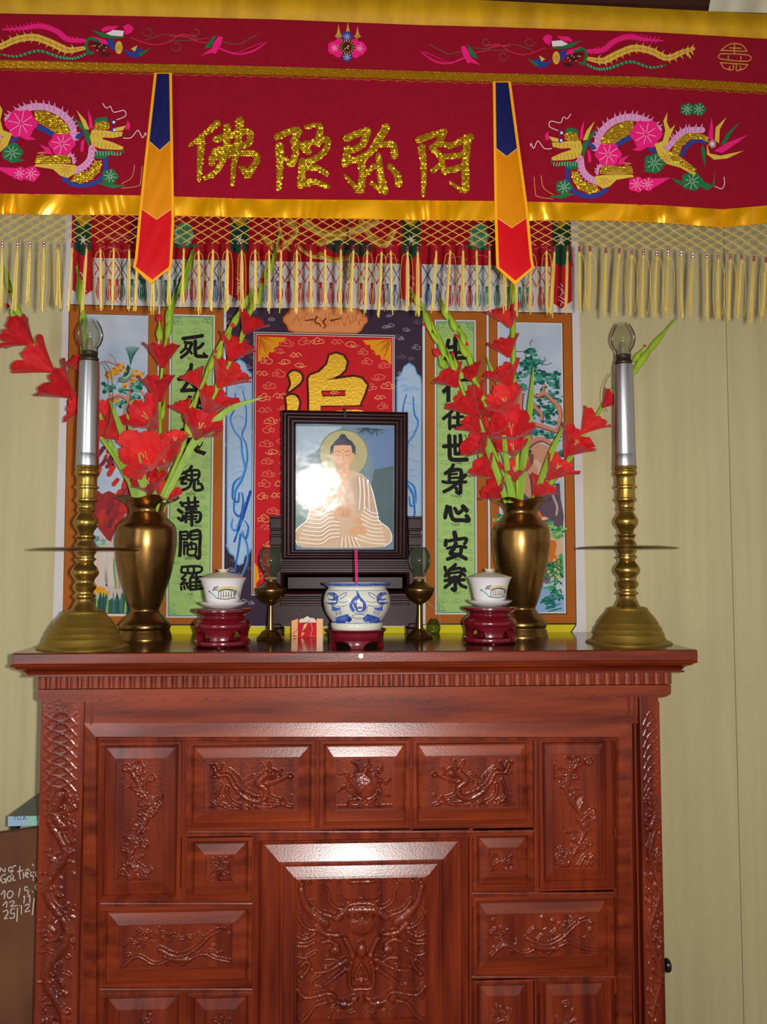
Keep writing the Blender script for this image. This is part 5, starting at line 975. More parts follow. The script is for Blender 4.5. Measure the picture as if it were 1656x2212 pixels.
wire('cord', None, [(cc2.x-.030, Y2+.01, zt_), (cc2.x-.046, Y2+.012, zt_-.03), (cc2.x-.052, Y2+.01, zt_-.07), (cc2.x-.040, Y2+.012, zt_-.1)], .0009, [M_wire], c2)
wire('lamp_cord', 'thin dark cord lying on the left front corner of the altar top', [(TX0+.03, -.40, ZT+.0015), (TX0+.045, -.42, ZT+.004), (TX0+.06, -.41, ZT+.002), (cc1.x-.1, Y1+.02, ZT+.0015)], .0014, [mat('dark_cord', (40, 40, 40))])
# ---- brass vases
def vase(px, ybot, label):
    r0 = .073; Y = frontY(px, ybot, ZT, r0); s = 3.45; L = LP(1075/s+0, 880+668/s, 880+1722/s, frontY(311, 1384, ZT, r0)); c = W(px, ybot-6, Y)
    root = thing('flower_vase', label, 'vase', (c.x, Y, ZT), 'brass flower vases with wavy rims')
    rows = [(1724, 0), (1724, 196), (1718, 197), (1712, 194), (1690, 190), (1668, 180), (1655, 177), (1648, 182), (1632, 186), (1612, 182), (1592, 168), (1562, 142), (1535, 116), (1515, 103), (1505, 103), (1480, 114), (1430, 132), (1350, 154), (1250, 181), (1150, 202), (1050, 215), (1000, 218), (930, 216), (905, 213), (890, 207), (870, 195), (848, 172), (830, 154), (805, 133), (785, 124), (765, 126), (745, 134), (720, 152), (700, 176), (685, 202), (672, 222), (668, 225)]
    prof = [(w/s*L.k, L.z(880+y/s)) for y, w in rows]; inner = [(r-.003, z) for r, z in prof[-9:]][::-1]
    zr = prof[-1][1]
    def fn(r, z, a):
        t = max(0, (z-(zr-.035))/.035); wv = math.cos(6*a+.6); return r*(1+.06*wv*t*t), z-.009*t*t*(1-wv)*.5-(.004 if t > .97 else 0)*0
    b = MB(); b.lathe(c.x, Y, prof+inner, 72, 0, fn); b.build('vase_body', [M_brass], root, smooth=38)
    return c, Y, zr
vc1, VY1, vz1 = vase(312, 1385, 'brass vase of red gladioli beside the left candlestick')
vc2, VY2, vz2 = vase(1127, 1379, 'brass vase of red gladioli beside the right candlestick')
# ---- small oil lamps
def oil_lamp(px, ybot, label):
    s = 5.267; r0 = .034; Y = frontY(px, ybot, ZT, r0); L = LP(582, 960+1170/s, 1382, frontY(582, 1383, ZT, r0)); c = W(px, ybot-3, Y)
    root = thing('oil_lamp', label, 'oil lamp', (c.x, Y, ZT), 'small brass oil lamps flanking the incense pot'); cv = lambda rows: [(w/s*L.k, L.z(960+y/s)) for y, w in rows]
    def part(name, rows, m, sm=40): b = MB(); b.lathe(c.x, Y, cv(rows), 40); return b.build(name, m, root, smooth=sm)
    part('foot', [(2222, 0), (2222, 152), (2212, 156), (2196, 150), (2180, 132), (2160, 108), (2140, 86), (2120, 68), (2112, 44)], [M_brass]); part('stem', [(2114, 42), (2060, 38), (2000, 32), (1900, 25), (1840, 22), (1832, 30), (1826, 26)], [M_brass])
    part('oil_bowl', [(1832, 26), (1815, 60), (1790, 100), (1755, 134), (1710, 158), (1672, 168), (1652, 170), (1645, 166), (1640, 168), (1634, 160), (1612, 120), (1595, 96), (1578, 74), (1566, 62)], [M_brass])
    b = MB(); b.lathe(c.x, Y, cv([(1570, 56), (1548, 58), (1545, 64), (1538, 64), (1534, 58), (1530, 52)]), 40)
    for k in range(20): a = 2*PI*k/20; r = 60/s*L.k; b.box(c.x+r*math.cos(a)-.0008, c.x+r*math.cos(a)+.0008, Y+r*math.sin(a)-.0008, Y+r*math.sin(a)+.0008, L.z(960+1540/s), L.z(960+1512/s))
    b.build('burner', [mat('brown_burner', (110, 84, 56), rough=.45, metal=.8)], root)
    part('lamp_chimney', smooth_path([(1528, 62), (1505, 64), (1480, 72), (1450, 86), (1410, 109), (1370, 124), (1330, 130), (1290, 128), (1250, 120), (1215, 107), (1190, 93), (1168, 76)], 4), [M_glassg], 80)
    return c, Y
oil_lamp(584, 1384, 'small brass oil lamp with a glass chimney, left of the framed picture'); oil_lamp(906, 1381, 'small brass oil lamp with a glass chimney, right of the framed picture')
# ---- lidded cups on red stands
def motif(LL, c, Y, rows, P2, k, s=2.76):
    """strokes laid on a turned wall: each point (x, y) in px from the axis"""
    b = MB(); mats = []
    for pts, w, m in P2:
        if m not in mats: mats.append(m)
        q = smooth_path(pts, 4); n = len(q); V = []
        for i, (x, y) in enumerate(q):
            a, e = q[max(i-1, 0)], q[min(i+1, n-1)]; dx, dy = e[0]-a[0], e[1]-a[1]; l = math.hypot(dx, dy) or 1; wj = (w[0]+(w[1]-w[0])*i/(n-1) if hasattr(w, '__len__') else w)/2
            for sg in (1, -1):
                X, Yp = x-dy/l*wj*sg, y+dx/l*wj*sg; r = LL.r(rows, Yp)+.0003+.000004*P2.index((pts, w, m)); an = math.asin(max(-.98, min(.98, X*LL.k/r)))
                V.append((c.x+r*math.sin(an), Y-r*math.cos(an), LL.z(Yp)))
        b.add(V, [(2*i, 2*i+1, 2*i+3, 2*i+2) for i in range(n-1)], mats.index(m))
    return b, mats
INK = paint((60, 64, 74)); STRAW = paint((206, 190, 130)); CYA = paint((110, 160, 170)); GREY = paint((130, 130, 140))
def cup_set(px, ybot, side):
    Y = frontY(px, ybot, ZT, .062); s = 2.76; yb = 1100+828/s; L = LP(481, 1100+358/s, yb, frontY(481, 1400, ZT, .062)); c = W(px, ybot-6, Y); cv = lambda rows: [(1100+y/s, w/s) for y, w in rows]; pf = lambda rows: [(w/s*L.k, L.z(1100+y/s)) for y, w in rows]
    st = thing('cup_stand', 'round dark red lacquer stand with open windows under the %s lidded cup' % side, 'cup stand', (c.x, Y, ZT), 'red lacquer stands under the lidded cups')
    b = MB(); b.lathe(c.x, Y, pf([(726, 100), (727, 152), (722, 158), (706, 164), (690, 163), (672, 152), (660, 136), (650, 126), (640, 124), (632, 134), (622, 156), (614, 168), (602, 168), (598, 162), (597, 0)]), 56); b.build('stand_top', [M_red_lac], st, smooth=40)
    b = MB(); b.lathe(c.x, Y, pf([(822, 118), (823, 150), (816, 162), (803, 166), (792, 162), (786, 150), (785, 112), (822, 118)]), 56); b.build('stand_ring', [M_red_lac], st, smooth=40)
    for k in range(4):
        a = -PI/2+k*PI/2; b = MB(); P = []
        for zrow, wa, ro, ri in ((824, .18, 150, 118), (806, .30, 156, 116), (788, .34, 150, 112), (770, .36, 148, 112), (750, .44, 150, 112), (735, .60, 154, 110), (724, .8, 156, 106)):
            zz_ = L.z(1100+zrow/s); P.append([(c.x+rr/s*L.k*math.cos(a+wa*t), Y+rr/s*L.k*math.sin(a+wa*t), zz_) for rr, ts in ((ro, np.linspace(-1, 1, 9)), (ri, np.linspace(1, -1, 9))) for t in ts])
        b.grid(P, 0, True); b.build('leg', [M_red_lac], st, smooth=50)
    b = MB()
    for k in range(4):
        a = -PI/2+k*PI/2; b.lathe(c.x+.046*math.cos(a), Y+.046*math.sin(a), [(0, ZT), (.008, ZT), (.008, L.z(1100+818/s)), (0, L.z(1100+818/s))], 12)
    b.build('feet', [M_red_lac], st)
    zs = L.z(1100+597/s)
    sa = thing('saucer', 'white porcelain saucer under the %s lidded cup' % side, 'saucer', (c.x, Y, zs), 'white saucers'); b = MB(); b.lathe(c.x, Y, pf([(597.5, 0), (597.5, 72), (592, 84), (580, 112), (566, 134), (559, 138), (560, 134), (572, 108), (582, 80), (584, 0)]), 48); b.build('saucer_body', [M_porc], sa, smooth=50)
    cu = thing('teacup', 'white porcelain cup with a painted cottage scene on the %s red stand' % side, 'cup', (c.x, Y, L.z(1100+584/s)), 'white lidded teacups')
    rows = cv([(410, 138), (416, 133), (430, 126), (460, 115), (500, 106), (540, 99), (562, 92), (583, 80)])
    b = MB(); b.lathe(c.x, Y, pf([(583.5, 0), (583.5, 78), (570, 82), (562, 92), (540, 99), (500, 106), (460, 115), (430, 126), (416, 133), (410, 138), (409, 136), (416, 128), (440, 116), (480, 106)]), 56); cb = b.build('cup_body', [M_porc], cu, smooth=50)
    g = lambda *pts: [((x-285)/s, 1100+y/s) for x, y in pts]; S2 = []
    S2 += [(g((270, 485), (300, 470), (340, 468), (372, 484)), 6, STRAW), (g((275, 490), (320, 478), (375, 492)), 3, INK)]
    for k in range(7): S2.append((g((275+k*14, 490), (274+k*14, 530)), 1.3, INK))
    S2 += [(g((262, 530), (310, 538), (368, 530)), 1.6, INK), (g((222, 492), (250, 515), (268, 532), (330, 540)), 2.2, CYA), (g((217, 488), (222, 494)), 3.5, INK), (g((245, 470), (262, 466), (275, 462)), 4, GREY), (g((240, 485), (252, 478), (268, 482)), 4, GREY), (g((290, 515), (310, 520), (330, 512), (350, 520)), 3.5, STRAW), (g((360, 490), (368, 500), (362, 515)), 4, GREY)]
    for k in range(4): S2.append((g((381, 495+k*9), (384, 500+k*9)), 1.2, INK))
    mb, ms = motif(L, c, Y, rows, S2, 0); mb.build('painted_scene', ms, cb, smooth=0)
    b = MB(); b.lathe(c.x, Y, pf([(418, 112), (413, 127), (410, 128), (404, 116), (396, 98), (388, 76), (382, 54), (378, 40), (374, 26), (370, 24), (364, 30), (359, 34), (357, 34), (360, 24), (364, 0)]), 48); b.build('lid', [mat('cream_porcelain', (208, 200, 178), rough=.2)], cu, smooth=40)
cup_set(480, 1401, 'left'); cup_set(1058, 1393, 'right')
# ---- incense pot on its red stand
s = 4.358; ZG = 1190; px = 580+830/s; Y = frontY(px, 1402, ZT, .07); L = LP(px, ZG+298/s, ZG+920/s, Y); c = W(px, 1396, Y); pf = lambda rows: [(w/s*L.k, L.z(ZG+y/s)) for y, w in rows]
st = thing('incense_stand', 'low dark red three footed stand under the incense pot', 'pot stand', (c.x, Y, ZT))
b = MB(); b.lathe(c.x, Y, pf([(860, 0), (862, 236), (850, 246), (810, 250), (778, 254), (772, 268), (758, 276), (750, 272), (749, 0)]), 56); b.build('stand_top', [M_red_lac], st, smooth=40)
for k in range(4):
    a = -PI/2+k*PI/2; b = MB(); P = []
    for zrow, wa, ro, ri in ((921, .22, 256, 205), (905, .24, 252, 205), (885, .30, 246, 200), (868, .42, 246, 190), (850, .55, 247, 180)): P.append([(c.x+rr/s*L.k*math.cos(a+wa*t), Y+rr/s*L.k*math.sin(a+wa*t), L.z(ZG+zrow/s)) for rr, ts in ((ro, np.linspace(-1, 1, 9)), (ri, np.linspace(1, -1, 9))) for t in ts])
    b.grid(P, 0, True); b.add(P[0], [tuple(range(18))]); b.build('foot', [M_red_lac], st, smooth=50)
pot = thing('incense_pot', 'blue and white porcelain incense pot in the middle of the altar', 'incense pot', (c.x, Y, L.z(ZG+749/s)))
M_pot = mat('celadon_white_glaze', (216, 214, 198), rough=.14, spec=.5, var=.06, vscale=(20, 20, 20)); B1 = mat('cobalt_glaze', (24, 48, 140), rough=.15, spec=.5, var=.35, vscale=(90, 90, 90), dark=(90, 120, 196)); B2 = mat('thin_cobalt_line', (70, 88, 160), rough=.15, spec=.5)
rows_ = [(749, 230), (735, 238), (700, 243), (688, 236), (680, 232), (660, 244), (620, 270), (570, 294), (520, 308), (470, 313), (420, 306), (385, 292), (365, 278), (350, 268), (340, 272), (330, 290), (318, 312), (308, 322), (300, 320)]
b = MB(); b.lathe(c.x, Y, pf([(749.5, 0)]+rows_+[(298, 316), (302, 296), (318, 270), (345, 250), (400, 276)]), 72); pb = b.build('pot_body', [M_pot], pot, smooth=50)
b = MB(); b.lathe(c.x, Y, [(r+.0003, z) for r, z in pf([(326, 299), (318, 312), (308, 322), (301, 320), (298, 316), (300, 304)])], 72); b.build('blue_rim', [B1], pb, smooth=50)
b = MB(); b.lathe(c.x, Y, pf([(352, 0), (352, 252)]), 40); b.build('sand', [mat('incense_ash', (176, 166, 146), rough=.9)], pot)
g = lambda *pts: [((x-830)/s, ZG+y/s) for x, y in pts]; S2 = []
S2 += [(g((826, 368), (832, 400), (846, 440)), [2, 6], B1), (g((820, 420), (780, 470), (775, 520), (800, 560)), [3, 5], B1), (g((846, 430), (890, 480), (900, 530), (880, 565)), [4, 3], B1)]
for k in range(7): S2.append((g((832, 410+k*6), (800+k*5-10, 470+k*6), (806+k*3, 530+k*4)), 1.0, B2)); S2.append((g((850, 420+k*6), (890+k*4-12, 480+k*5), (880-k*3, 540+k*4)), 1.0, B2))
S2 += [(g(*[(850+34*math.cos(t), 545+24*math.sin(t)) for t in np.linspace(0, 6.5, 14)]), 1.6, B2), (g(*[(850+26*math.cos(t), 548+16*math.sin(t)) for t in np.linspace(0, 5.5, 12)]), 2.4, B1), (g(*[(845+62*math.cos(t), 612+22*math.sin(t)) for t in np.linspace(0.3, 6.0, 14)]), 1.2, B2), (g((755, 480), (770, 550), (830, 582), (900, 575), (922, 510)), 1.1, B2)]
for f in (1, -1):
    h = lambda *pts: g(*[(830+f*(x-830), y) for x, y in pts])
    S2 += [(h((600, 400), (632, 425), (625, 470), (590, 480)), [6, 12], B1), (h((560, 470), (600, 480), (640, 470)), [10, 8], B1), (h((570, 480), (575, 540), (600, 600), (640, 660)), [10, 14], B1), (h((600, 540), (640, 545), (680, 535)), [9, 2], B1), (h((640, 660), (690, 640), (755, 625)), [10, 14], B1), (h((600, 640), (640, 662), (720, 658)), [10, 8], B1), (h((690, 630), (740, 625), (762, 640), (740, 662)), [8, 6], B1),
           (h((645, 440), (690, 400), (730, 388), (715, 420), (670, 450)), 1.2, B2), (h((640, 470), (700, 480), (750, 466)), 1.0, B2), (h((590, 500), (660, 520), (740, 505)), 1.0, B2), (h((650, 555), (665, 575), (655, 595)), 1.2, B2), (h((668, 550), (682, 570), (672, 600)), 1.2, B2), (h((630, 560), (645, 585), (640, 600)), 1.2, B2)]
    for k in range(7): S2.append((h((552+k*10, 420-k*4), (560+k*9, 400-k*2), (575+k*8, 392), (584+k*7, 420)), 1.1, B2))
S2 += [(g(*[(x, 680) for x in np.linspace(598, 1062, 20)]), 1.2, B1), (g(*[(x, 367) for x in np.linspace(566, 1096, 20)]), .8, B2)]
S2 = [(a_, [v*1.25 for v in w_] if hasattr(w_, '__len__') else w_*1.1, m_) for a_, w_, m_ in S2]
mb, ms = motif(L, c, Y, [(ZG+y/s, w/s) for y, w in rows_[::-1]], S2, 0); mb.build('cobalt_decoration', ms, pb, smooth=0)
for k, (dx, lab) in enumerate(((-1.4, 'left of the pair of thin pink incense sticks in the pot'), (1.2, 'right of the pair of thin pink incense sticks in the pot'))):
    b = MB(); t0 = Vector((c.x+dx*.0012, Y-.01, L.z(ZG+352/s)-.02)); t1 = W(768.5+dx*1.4, 1185, Y-.01); b.tube([t0, t1], [.0016, .0013], 8); setp(b.build('incense_stick', [mat('pink_incense', (232, 40, 130), rough=.6)], None, loc=tuple(t0)), lab, 'incense stick', 'pink incense sticks')
# ---- torn red box
a0 = WZ(629, 1377, ZT); Yb = a0.y; k = pxs(Yb); x0 = a0.x; x1 = WZ(697, 1377, ZT).x; w = x1-x0; h = 38*k; hs = 36*k; d = .022
bx = thing('carton_box', 'small torn red and orange carton on the altar, left of the incense pot', 'box', ((x0+x1)/2, Yb+d/2, ZT))
R1 = mat('glossy_red_card', (204, 12, 22), rough=.5, spec=.12); O1 = mat('orange_card', (236, 160, 62), rough=.3, spec=.4, var=.3, vscale=(60, 60, 20), dark=(226, 140, 50))
b = MB(); p = [(x0, 0, 0), (x1, 0, 0)]
tops = [(0, hs*.96), (.2, hs*1.08), (.22, hs*1.02), (.3, hs*1.06), (.55, hs*1.0), (.78, hs*1.02), (.8, hs*1.08), (1, hs*1.06)]
for yy, sg in ((Yb, 1), (Yb+d, 1)):
    V = [(x0+w*u, yy, ZT) for u, _ in tops]+[(x0+w*u, yy, ZT+z) for u, z in tops]; n = len(tops)
    b.add(V, [(i, i+1, n+i+1, n+i) for i in range(n-1)], 0)
    for i in (0, n-2): b.m[-(n-1)+i] = 1
    for i in range(1, n-2): pass
b.add([(x0, Yb, ZT), (x0, Yb+d, ZT), (x0, Yb+d, ZT+hs*.96), (x0, Yb, ZT+hs*.96)], [(0, 1, 2, 3)], 1); b.add([(x1, Yb, ZT), (x1, Yb+d, ZT), (x1, Yb+d, ZT+hs*1.06), (x1, Yb, ZT+hs*1.06)], [(0, 1, 2, 3)], 1); b.add([(x0, Yb, ZT+.0005), (x1, Yb, ZT+.0005), (x1, Yb+d, ZT+.0005), (x0, Yb+d, ZT+.0005)], [(0, 1, 2, 3)], 0)
b.build('carton', [R1, O1], bx, smooth=0)
b = MB(); P = [[(x0+w*(.24+.55*i/8), Yb+.001+d*.5*j/3, ZT+hs*.99+k*(8*math.sin(PI*i/8)+2*math.sin(i*2.1)) *(1-.25*j)) for i in range(9)] for j in range(4)]; b.grid(P)
b.add([(x0+w*(.24+.55*i/8), Yb-.0004, ZT+hs*.99+k*(8*math.sin(PI*i/8)+2*math.sin(i*2.1))) for i in range(9)]+[(x0+w*(.79-.55*i/8), Yb-.0004, ZT+hs*.88) for i in range(9)], [tuple(range(18))]); b.build('torn_lining', [mat('torn_white_card', (238, 226, 200), rough=.8)], bx, smooth=0)
PBX = Painter(lambda px, py, off: Vector((x0+w*(px-629)/68, Yb-.0003-off, ZT+(1377-py)*k)))
for pts in ([(652, 1368), (656, 1350), (664, 1346), (660, 1356), (654, 1362)], [(650, 1376), (652, 1366), (658, 1368)]): PBX.poly(pts, O1, 1)
PBX.stroke([(629, 1372), (640, 1362), (655, 1348), (670, 1341)], .8, INK, 3, n=3, cap=False); PBX.disc(636, 1374, 5, 1.6, paint((186, 90, 40)), 2); PBX.stroke([(668, 1374), (682, 1374)], 1, paint((240, 120, 110)), 2, n=1, cap=False); PBX.stroke([(671, 1347), (674, 1360), (670, 1374)], 1.3, paint((240, 150, 140)), 2)
PBX.build('printed_design', bx)
# ---- wooden picture stand and the framed picture
YS = -0.112; stand = thing('picture_stand', 'dark lacquered wooden stand with two posts behind the incense pot', 'picture stand', (W(748, 1366, YS).x, YS, ZT)); E_ = lambda x, y, Y_=YS: W(x, y, Y_)
zt = lambda y: max(ZT, E_(748, y).z); kx = pxs(YS)
for x0p, x1p in ((583, 609), (881, 911)):
    b = MB(); X0, X1 = E_(x0p, 1200).x, E_(x1p, 1200).x; D0, D1 = YS-.008, YS+.03
    for ya, yb_, gx_, gd_ in ((1115, 1120, 0, 0), (1120, 1142, 0, .003), (1142, 1146, 0, 0), (1146, 1155, .002, .006), (1155, 1160, 0, .001), (1160, 1178, .001, .003), (1178, 1184, .002, .005), (1184, 1395, .002, .004)): b.box(X0+gx_, X1-gx_, D0+gd_, D1, zt(yb_), zt(ya))
    b.build('side_post', [M_ebony], stand, smooth=0, bevel=.0012); b = MB(); b.box(X0-.004, X1+.004, YS-.012, YS+.07, ZT, ZT+.022); b.box(X0, X1, YS-.010, YS+.05, ZT+.022, ZT+.035); b.build('foot', [M_ebony], stand, smooth=0, bevel=.003)
X0, X1 = E_(606, 1250).x, E_(884, 1250).x
b = MB()
for ya, yb_, o in ((1208, 1213, .022), (1213, 1217, .018), (1217, 1222, .024), (1222, 1227, .017), (1227, 1233, .012), (1282, 1288, .014), (1288, 1292, .018), (1292, 1297, .012), (1297, 1303, .016), (1303, 1308, .010)): b.box(X0, X1, YS-o, YS+.02, zt(yb_), zt(ya))
b.build('moulded_rail', [M_ebony], stand, smooth=0, bevel=.0012)
b = MB(); b.box(X0, X1, YS-.004, YS+.012, zt(1352), zt(1230)); P = []
for o, dd in ((0, .006), (6, .010), (8, .004), (14, .004), (16, .008)): P.append([(X0+o*kx, YS-dd, zt(1236+o*.7)), (X1-o*kx, YS-dd, zt(1236+o*.7)), (X1-o*kx, YS-dd, zt(1282-o*.7)), (X0+o*kx, YS-dd, zt(1282-o*.7))])
b.grid(P, 0, True); b.add(P[-1], [(0, 1, 2, 3)]); b.build('panel', [M_ebony], stand, smooth=0)
b = MB(); P0 = [(X0+(X1-X0)*t/20, YS-.006, zt(1350-8*abs(math.sin(PI*t/10)))) for t in range(21)]; b.grid([[(x, y, zt(1306)) for x, y, z in P0], P0, [(x, y+.01, z) for x, y, z in P0]]); b.build('apron', [M_ebony], stand, smooth=0)
# the picture leans a little forward: frame plane
YT = YS-.030; fr_o = W(745, 1205, YT); tilt = math.radians(5.2); yaw = math.radians(2.5); kf = pxs(YT)
def FP(u, v, d): # u right, v up from the bottom centre (m), d out of the picture towards the room
    y = -d*math.cos(tilt)-v*math.sin(tilt); z = v*math.cos(tilt)-d*math.sin(tilt)
    return Vector((fr_o.x+u*math.cos(yaw)-y*math.sin(yaw)*0, fr_o.y+y+u*math.sin(yaw), fr_o.z+z))
def inv(px, py):   # photo point -> (u, v) on the frame plane
    n = (FP(0, 0, 1)-FP(0, 0, 0)); o = FP(0, 0, 0); d = ray(px, py); t = (o-CAM).dot(n)/d.dot(n); p = CAM+d*t-o
    eu = FP(1, 0, 0)-o; ev = FP(0, 1, 0)-o; return p.dot(eu), p.dot(ev)
pic = thing('framed_picture', 'dark framed glossy picture of a seated robed figure with a halo', 'framed picture', tuple(fr_o))
oL, oB = inv(608, 1207); oR, oT = inv(881, 890); iL, iB = inv(640, 1187); iR, iT = inv(851, 918)
oL = inv(609, 1050)[0]; oR = inv(881, 1050)[0]; iL = inv(639, 1050)[0]; iR = inv(852, 1050)[0]
b = MB(); P = []; wf = (iL-oL); 
for t, d in ((0, -.028), (0, .010), (.05, .016), (.16, .018), (.20, .012), (.30, .012), (.33, .018), (.42, .020), (.46, .013), (.56, .013), (.60, .017), (.70, .015), (.74, .009), (.86, .009), (.90, .011), (.96, .008), (1.0, .001), (1.0, -.006)):
    L_, R__, B_, T_ = oL+t*(iL-oL), oR+t*(iR-oR), oB+t*(iB-oB), oT+t*(iT-oT); P.append([FP(L_, T_, d), FP(R__, T_, d), FP(R__, B_, d), FP(L_, B_, d)])
b.grid(P, 0, True); b.add(P[0], [(3, 2, 1, 0)]); b.build('frame', [M_ebony], pic, smooth=0)
b = MB(); b.tube([FP((oL+oR)/2+.0, oT-.018, .020), FP((oL+oR)/2, oT-.008, .022), FP((oL+oR)/2, oT+.005, .018), FP((oL+oR)/2, oT+.006, .006)], .0028, 8); b.build('hanging_loop', [mat('dark_green_loop', (44, 66, 48))], pic)
# glossy print: sky, trees, figure
def gp(n, rgb): return mat('print_'+n, rgb, rough=.11, spec=.28, coat=.0, bump=.35, bscale=17, var=.12, vscale=(30, 30, 30))
iw, ih = iR-iL, iT-iB
SPc = lambda px, py, off: FP(*inv(px, py), -.004+off)
ZP = Z(620, 900, 6.624); P = Painter(SPc, .00012)
P.poly([(638, 916), (853, 917), (854, 1189), (637, 1188)], gp('slate', (122, 144, 160)), 1)
for pts, n, rgb in ((((120, 140), (800, 140), (600, 300), (400, 520), (130, 620)), 'pale', (176, 194, 210)), (((130, 620), (420, 520), (480, 700), (120, 780)), 'grey', (146, 164, 172)), (((1080, 150), (1530, 150), (1530, 700), (1250, 760), (1180, 420)), 'blue', (112, 138, 178)), (((1250, 760), (1530, 700), (1520, 1700), (1320, 1500), (1200, 1000)), 'pine', (92, 112, 118)), (((120, 1180), (400, 1150), (300, 1500), (120, 1650)), 'moss', (130, 156, 148)), (((120, 780), (480, 720), (420, 1000), (120, 1200)), 'haze', (206, 214, 214))): P.poly(ZP(*pts), gp(n, rgb), 2)
for k in range(40): a = random.uniform(.1, PI-.1); x, y = random.choice(((1270, 170), (1130, 160))); P.stroke(ZP((x, y), (x+150*math.cos(a), y+110*math.sin(a))), [1.6, .5], gp('needle', (62, 74, 74)), 3, n=1, cap=False)
P.disc(*ZP((815, 530))[0], 53.5, 53, gp('halo_edge', (128, 140, 128)), 4, 48); P.disc(*ZP((815, 535))[0], 51, 50.5, gp('halo', (188, 178, 128)), 5, 48)
SK = gp('skin', (236, 178, 134)); HR = gp('hair', (66, 72, 86)); RB = gp('robe', (226, 192, 160)); RS = gp('robe_fold', (198, 150, 122)); EM = mat('print_embossed_light', (250, 246, 236), rough=.3, spec=.5)
P.poly(ZP((400, 1010), (480, 880), (640, 800), (780, 770), (930, 770), (1080, 820), (1160, 900), (1220, 1060), (1270, 1260), (1310, 1480), (1450, 1600), (1500, 1700), (1490, 1790), (1400, 1860), (1200, 1880), (400, 1880), (200, 1870), (110, 1760), (130, 1620), (290, 1470), (330, 1250)), RB, 6)
P.poly(ZP((640, 800), (790, 740), (880, 740), (930, 800), (860, 900), (800, 1240), (600, 1260), (430, 1230), (480, 950)), SK, 7)
P.poly(ZP((1040, 830), (1160, 900), (1230, 1100), (1300, 1450), (1100, 1350), (990, 1400), (960, 1200), (930, 900)), gp('robe_sash', (214, 182, 158)), 8)
P.poly(ZP((620, 540), (625, 440), (690, 350), (740, 310), (765, 260), (800, 242), (840, 260), (870, 310), (930, 350), (985, 430), (985, 540)), HR, 8)
P.poly(ZP((665, 480), (675, 415), (790, 405), (920, 410), (935, 480), (935, 600), (910, 690), (870, 750), (830, 770), (780, 755), (720, 690), (680, 610)), SK, 9); P.poly(ZP((640, 520), (660, 500), (670, 620), (650, 640)), SK, 9); P.poly(ZP((940, 520), (965, 510), (955, 640), (935, 640)), SK, 9); P.poly(ZP((770, 740), (880, 740), (890, 830), (770, 830)), SK, 8)
D_ = gp('feature', (122, 84, 70))
for pts, w in ((((690, 505), (730, 488), (775, 510)), 1.1), (((825, 510), (870, 486), (915, 500)), 1.1), (((695, 545), (730, 558), (775, 550)), 1.0), (((830, 550), (870, 556), (910, 540)), 1.0), (((800, 520), (805, 600), (785, 630)), .7), (((790, 638), (810, 645), (832, 636)), 1.0), (((770, 672), (810, 678), (848, 670)), 1.3), (((790, 695), (815, 700), (835, 693)), .7)): P.stroke(ZP(*pts), w, D_, 11, cap=False)
P.stroke(ZP((800, 470), (802, 474)), 1.6, D_, 11)
P.poly(ZP((680, 1330), (760, 1270), (880, 1290), (940, 1370), (930, 1430), (860, 1450), (780, 1430), (700, 1480), (660, 1420)), SK, 11); P.poly(ZP((880, 1640), (960, 1560), (1080, 1570), (1160, 1640), (1120, 1680), (1000, 1690), (890, 1690)), SK, 11); P.poly(ZP((930, 1430), (1040, 1440), (1100, 1520), (1020, 1560), (950, 1500)), SK, 11)
for k in range(5): P.stroke(ZP((760+k*30, 1290+k*12), (740+k*34, 1360+k*10), (760+k*30, 1420+k*4)), .8, D_, 12, cap=False)
for k in range(9):
    y = 1380+k*58; P.stroke(ZP((330-k*20, y-40), (480, y-10), (620, y-90), (760, y-60-k*6)), 1.5, RS, 9, cap=False); P.stroke(ZP((320-k*20, y-48), (470, y-20), (610, y-104), (750, y-74-k*6)), 1.3, EM, 10, cap=False)
for k in range(9):
    y = 1330+k*55; P.stroke(ZP((1110-k*20, y-40), (1210, y+40), (1310+k*14, y+50)), 1.2, EM, 10, cap=False)
for k in range(7): P.stroke(ZP((1010+k*28, 850+k*10), (1020+k*30, 1080), (1000+k*36, 1330)), [1.6, 1], EM if k % 2 else RS, 10, cap=False)
for k in range(10): P.stroke(ZP((860+k*22-90, 1720), (830+k*34-90, 1870)), 1.1, EM if k % 2 else RS, 10, n=1, cap=False)
P.stroke(ZP((1160, 900), (1230, 1080), (1290, 1350), (1320, 1490), (1450, 1590), (1500, 1700), (1480, 1800), (1380, 1860)), 1.6, EM, 10, cap=False); P.stroke(ZP((330, 1250), (290, 1470), (140, 1610), (110, 1740), (160, 1850)), 1.6, EM, 10, cap=False)
P.build('print', pic, label='glossy embossed print')
# ---- little green glass bulb with its wire behind the right oil lamp
Yg = -.045; kg = pxs(Yg); gc_ = W(936, 1352, Yg); gl_ = thing('glass_bulb', 'small olive green glass bulb lying behind the right oil lamp', 'bulb', (gc_.x, Yg, ZT)); r = 15.5*kg
b = MB(); b.lathe(gc_.x, Yg, [(0, ZT), (r*.5, ZT+.0005), (r*.8, ZT+.003), (r, ZT+r*.75), (r*.92, ZT+r*1.2), (r*.66, ZT+r*1.75), (r*.45, ZT+r*2.0), (r*.4, ZT+r*2.1)], 28); b.build('bulb', [glass('olive_glass', (.62, .68, .30), 1.2, .15, (120, 126, 50))], gl_, smooth=80)
wire('wire', None, [W(920, 1298, -.03), W(938, 1315, -.03), W(948, 1330, -.035), W(950, 1345, -.04), W(944, 1358, -.06), W(930, 1366, -.065)], .0007, [mat('pale_wire', (180, 196, 170))], gl_)
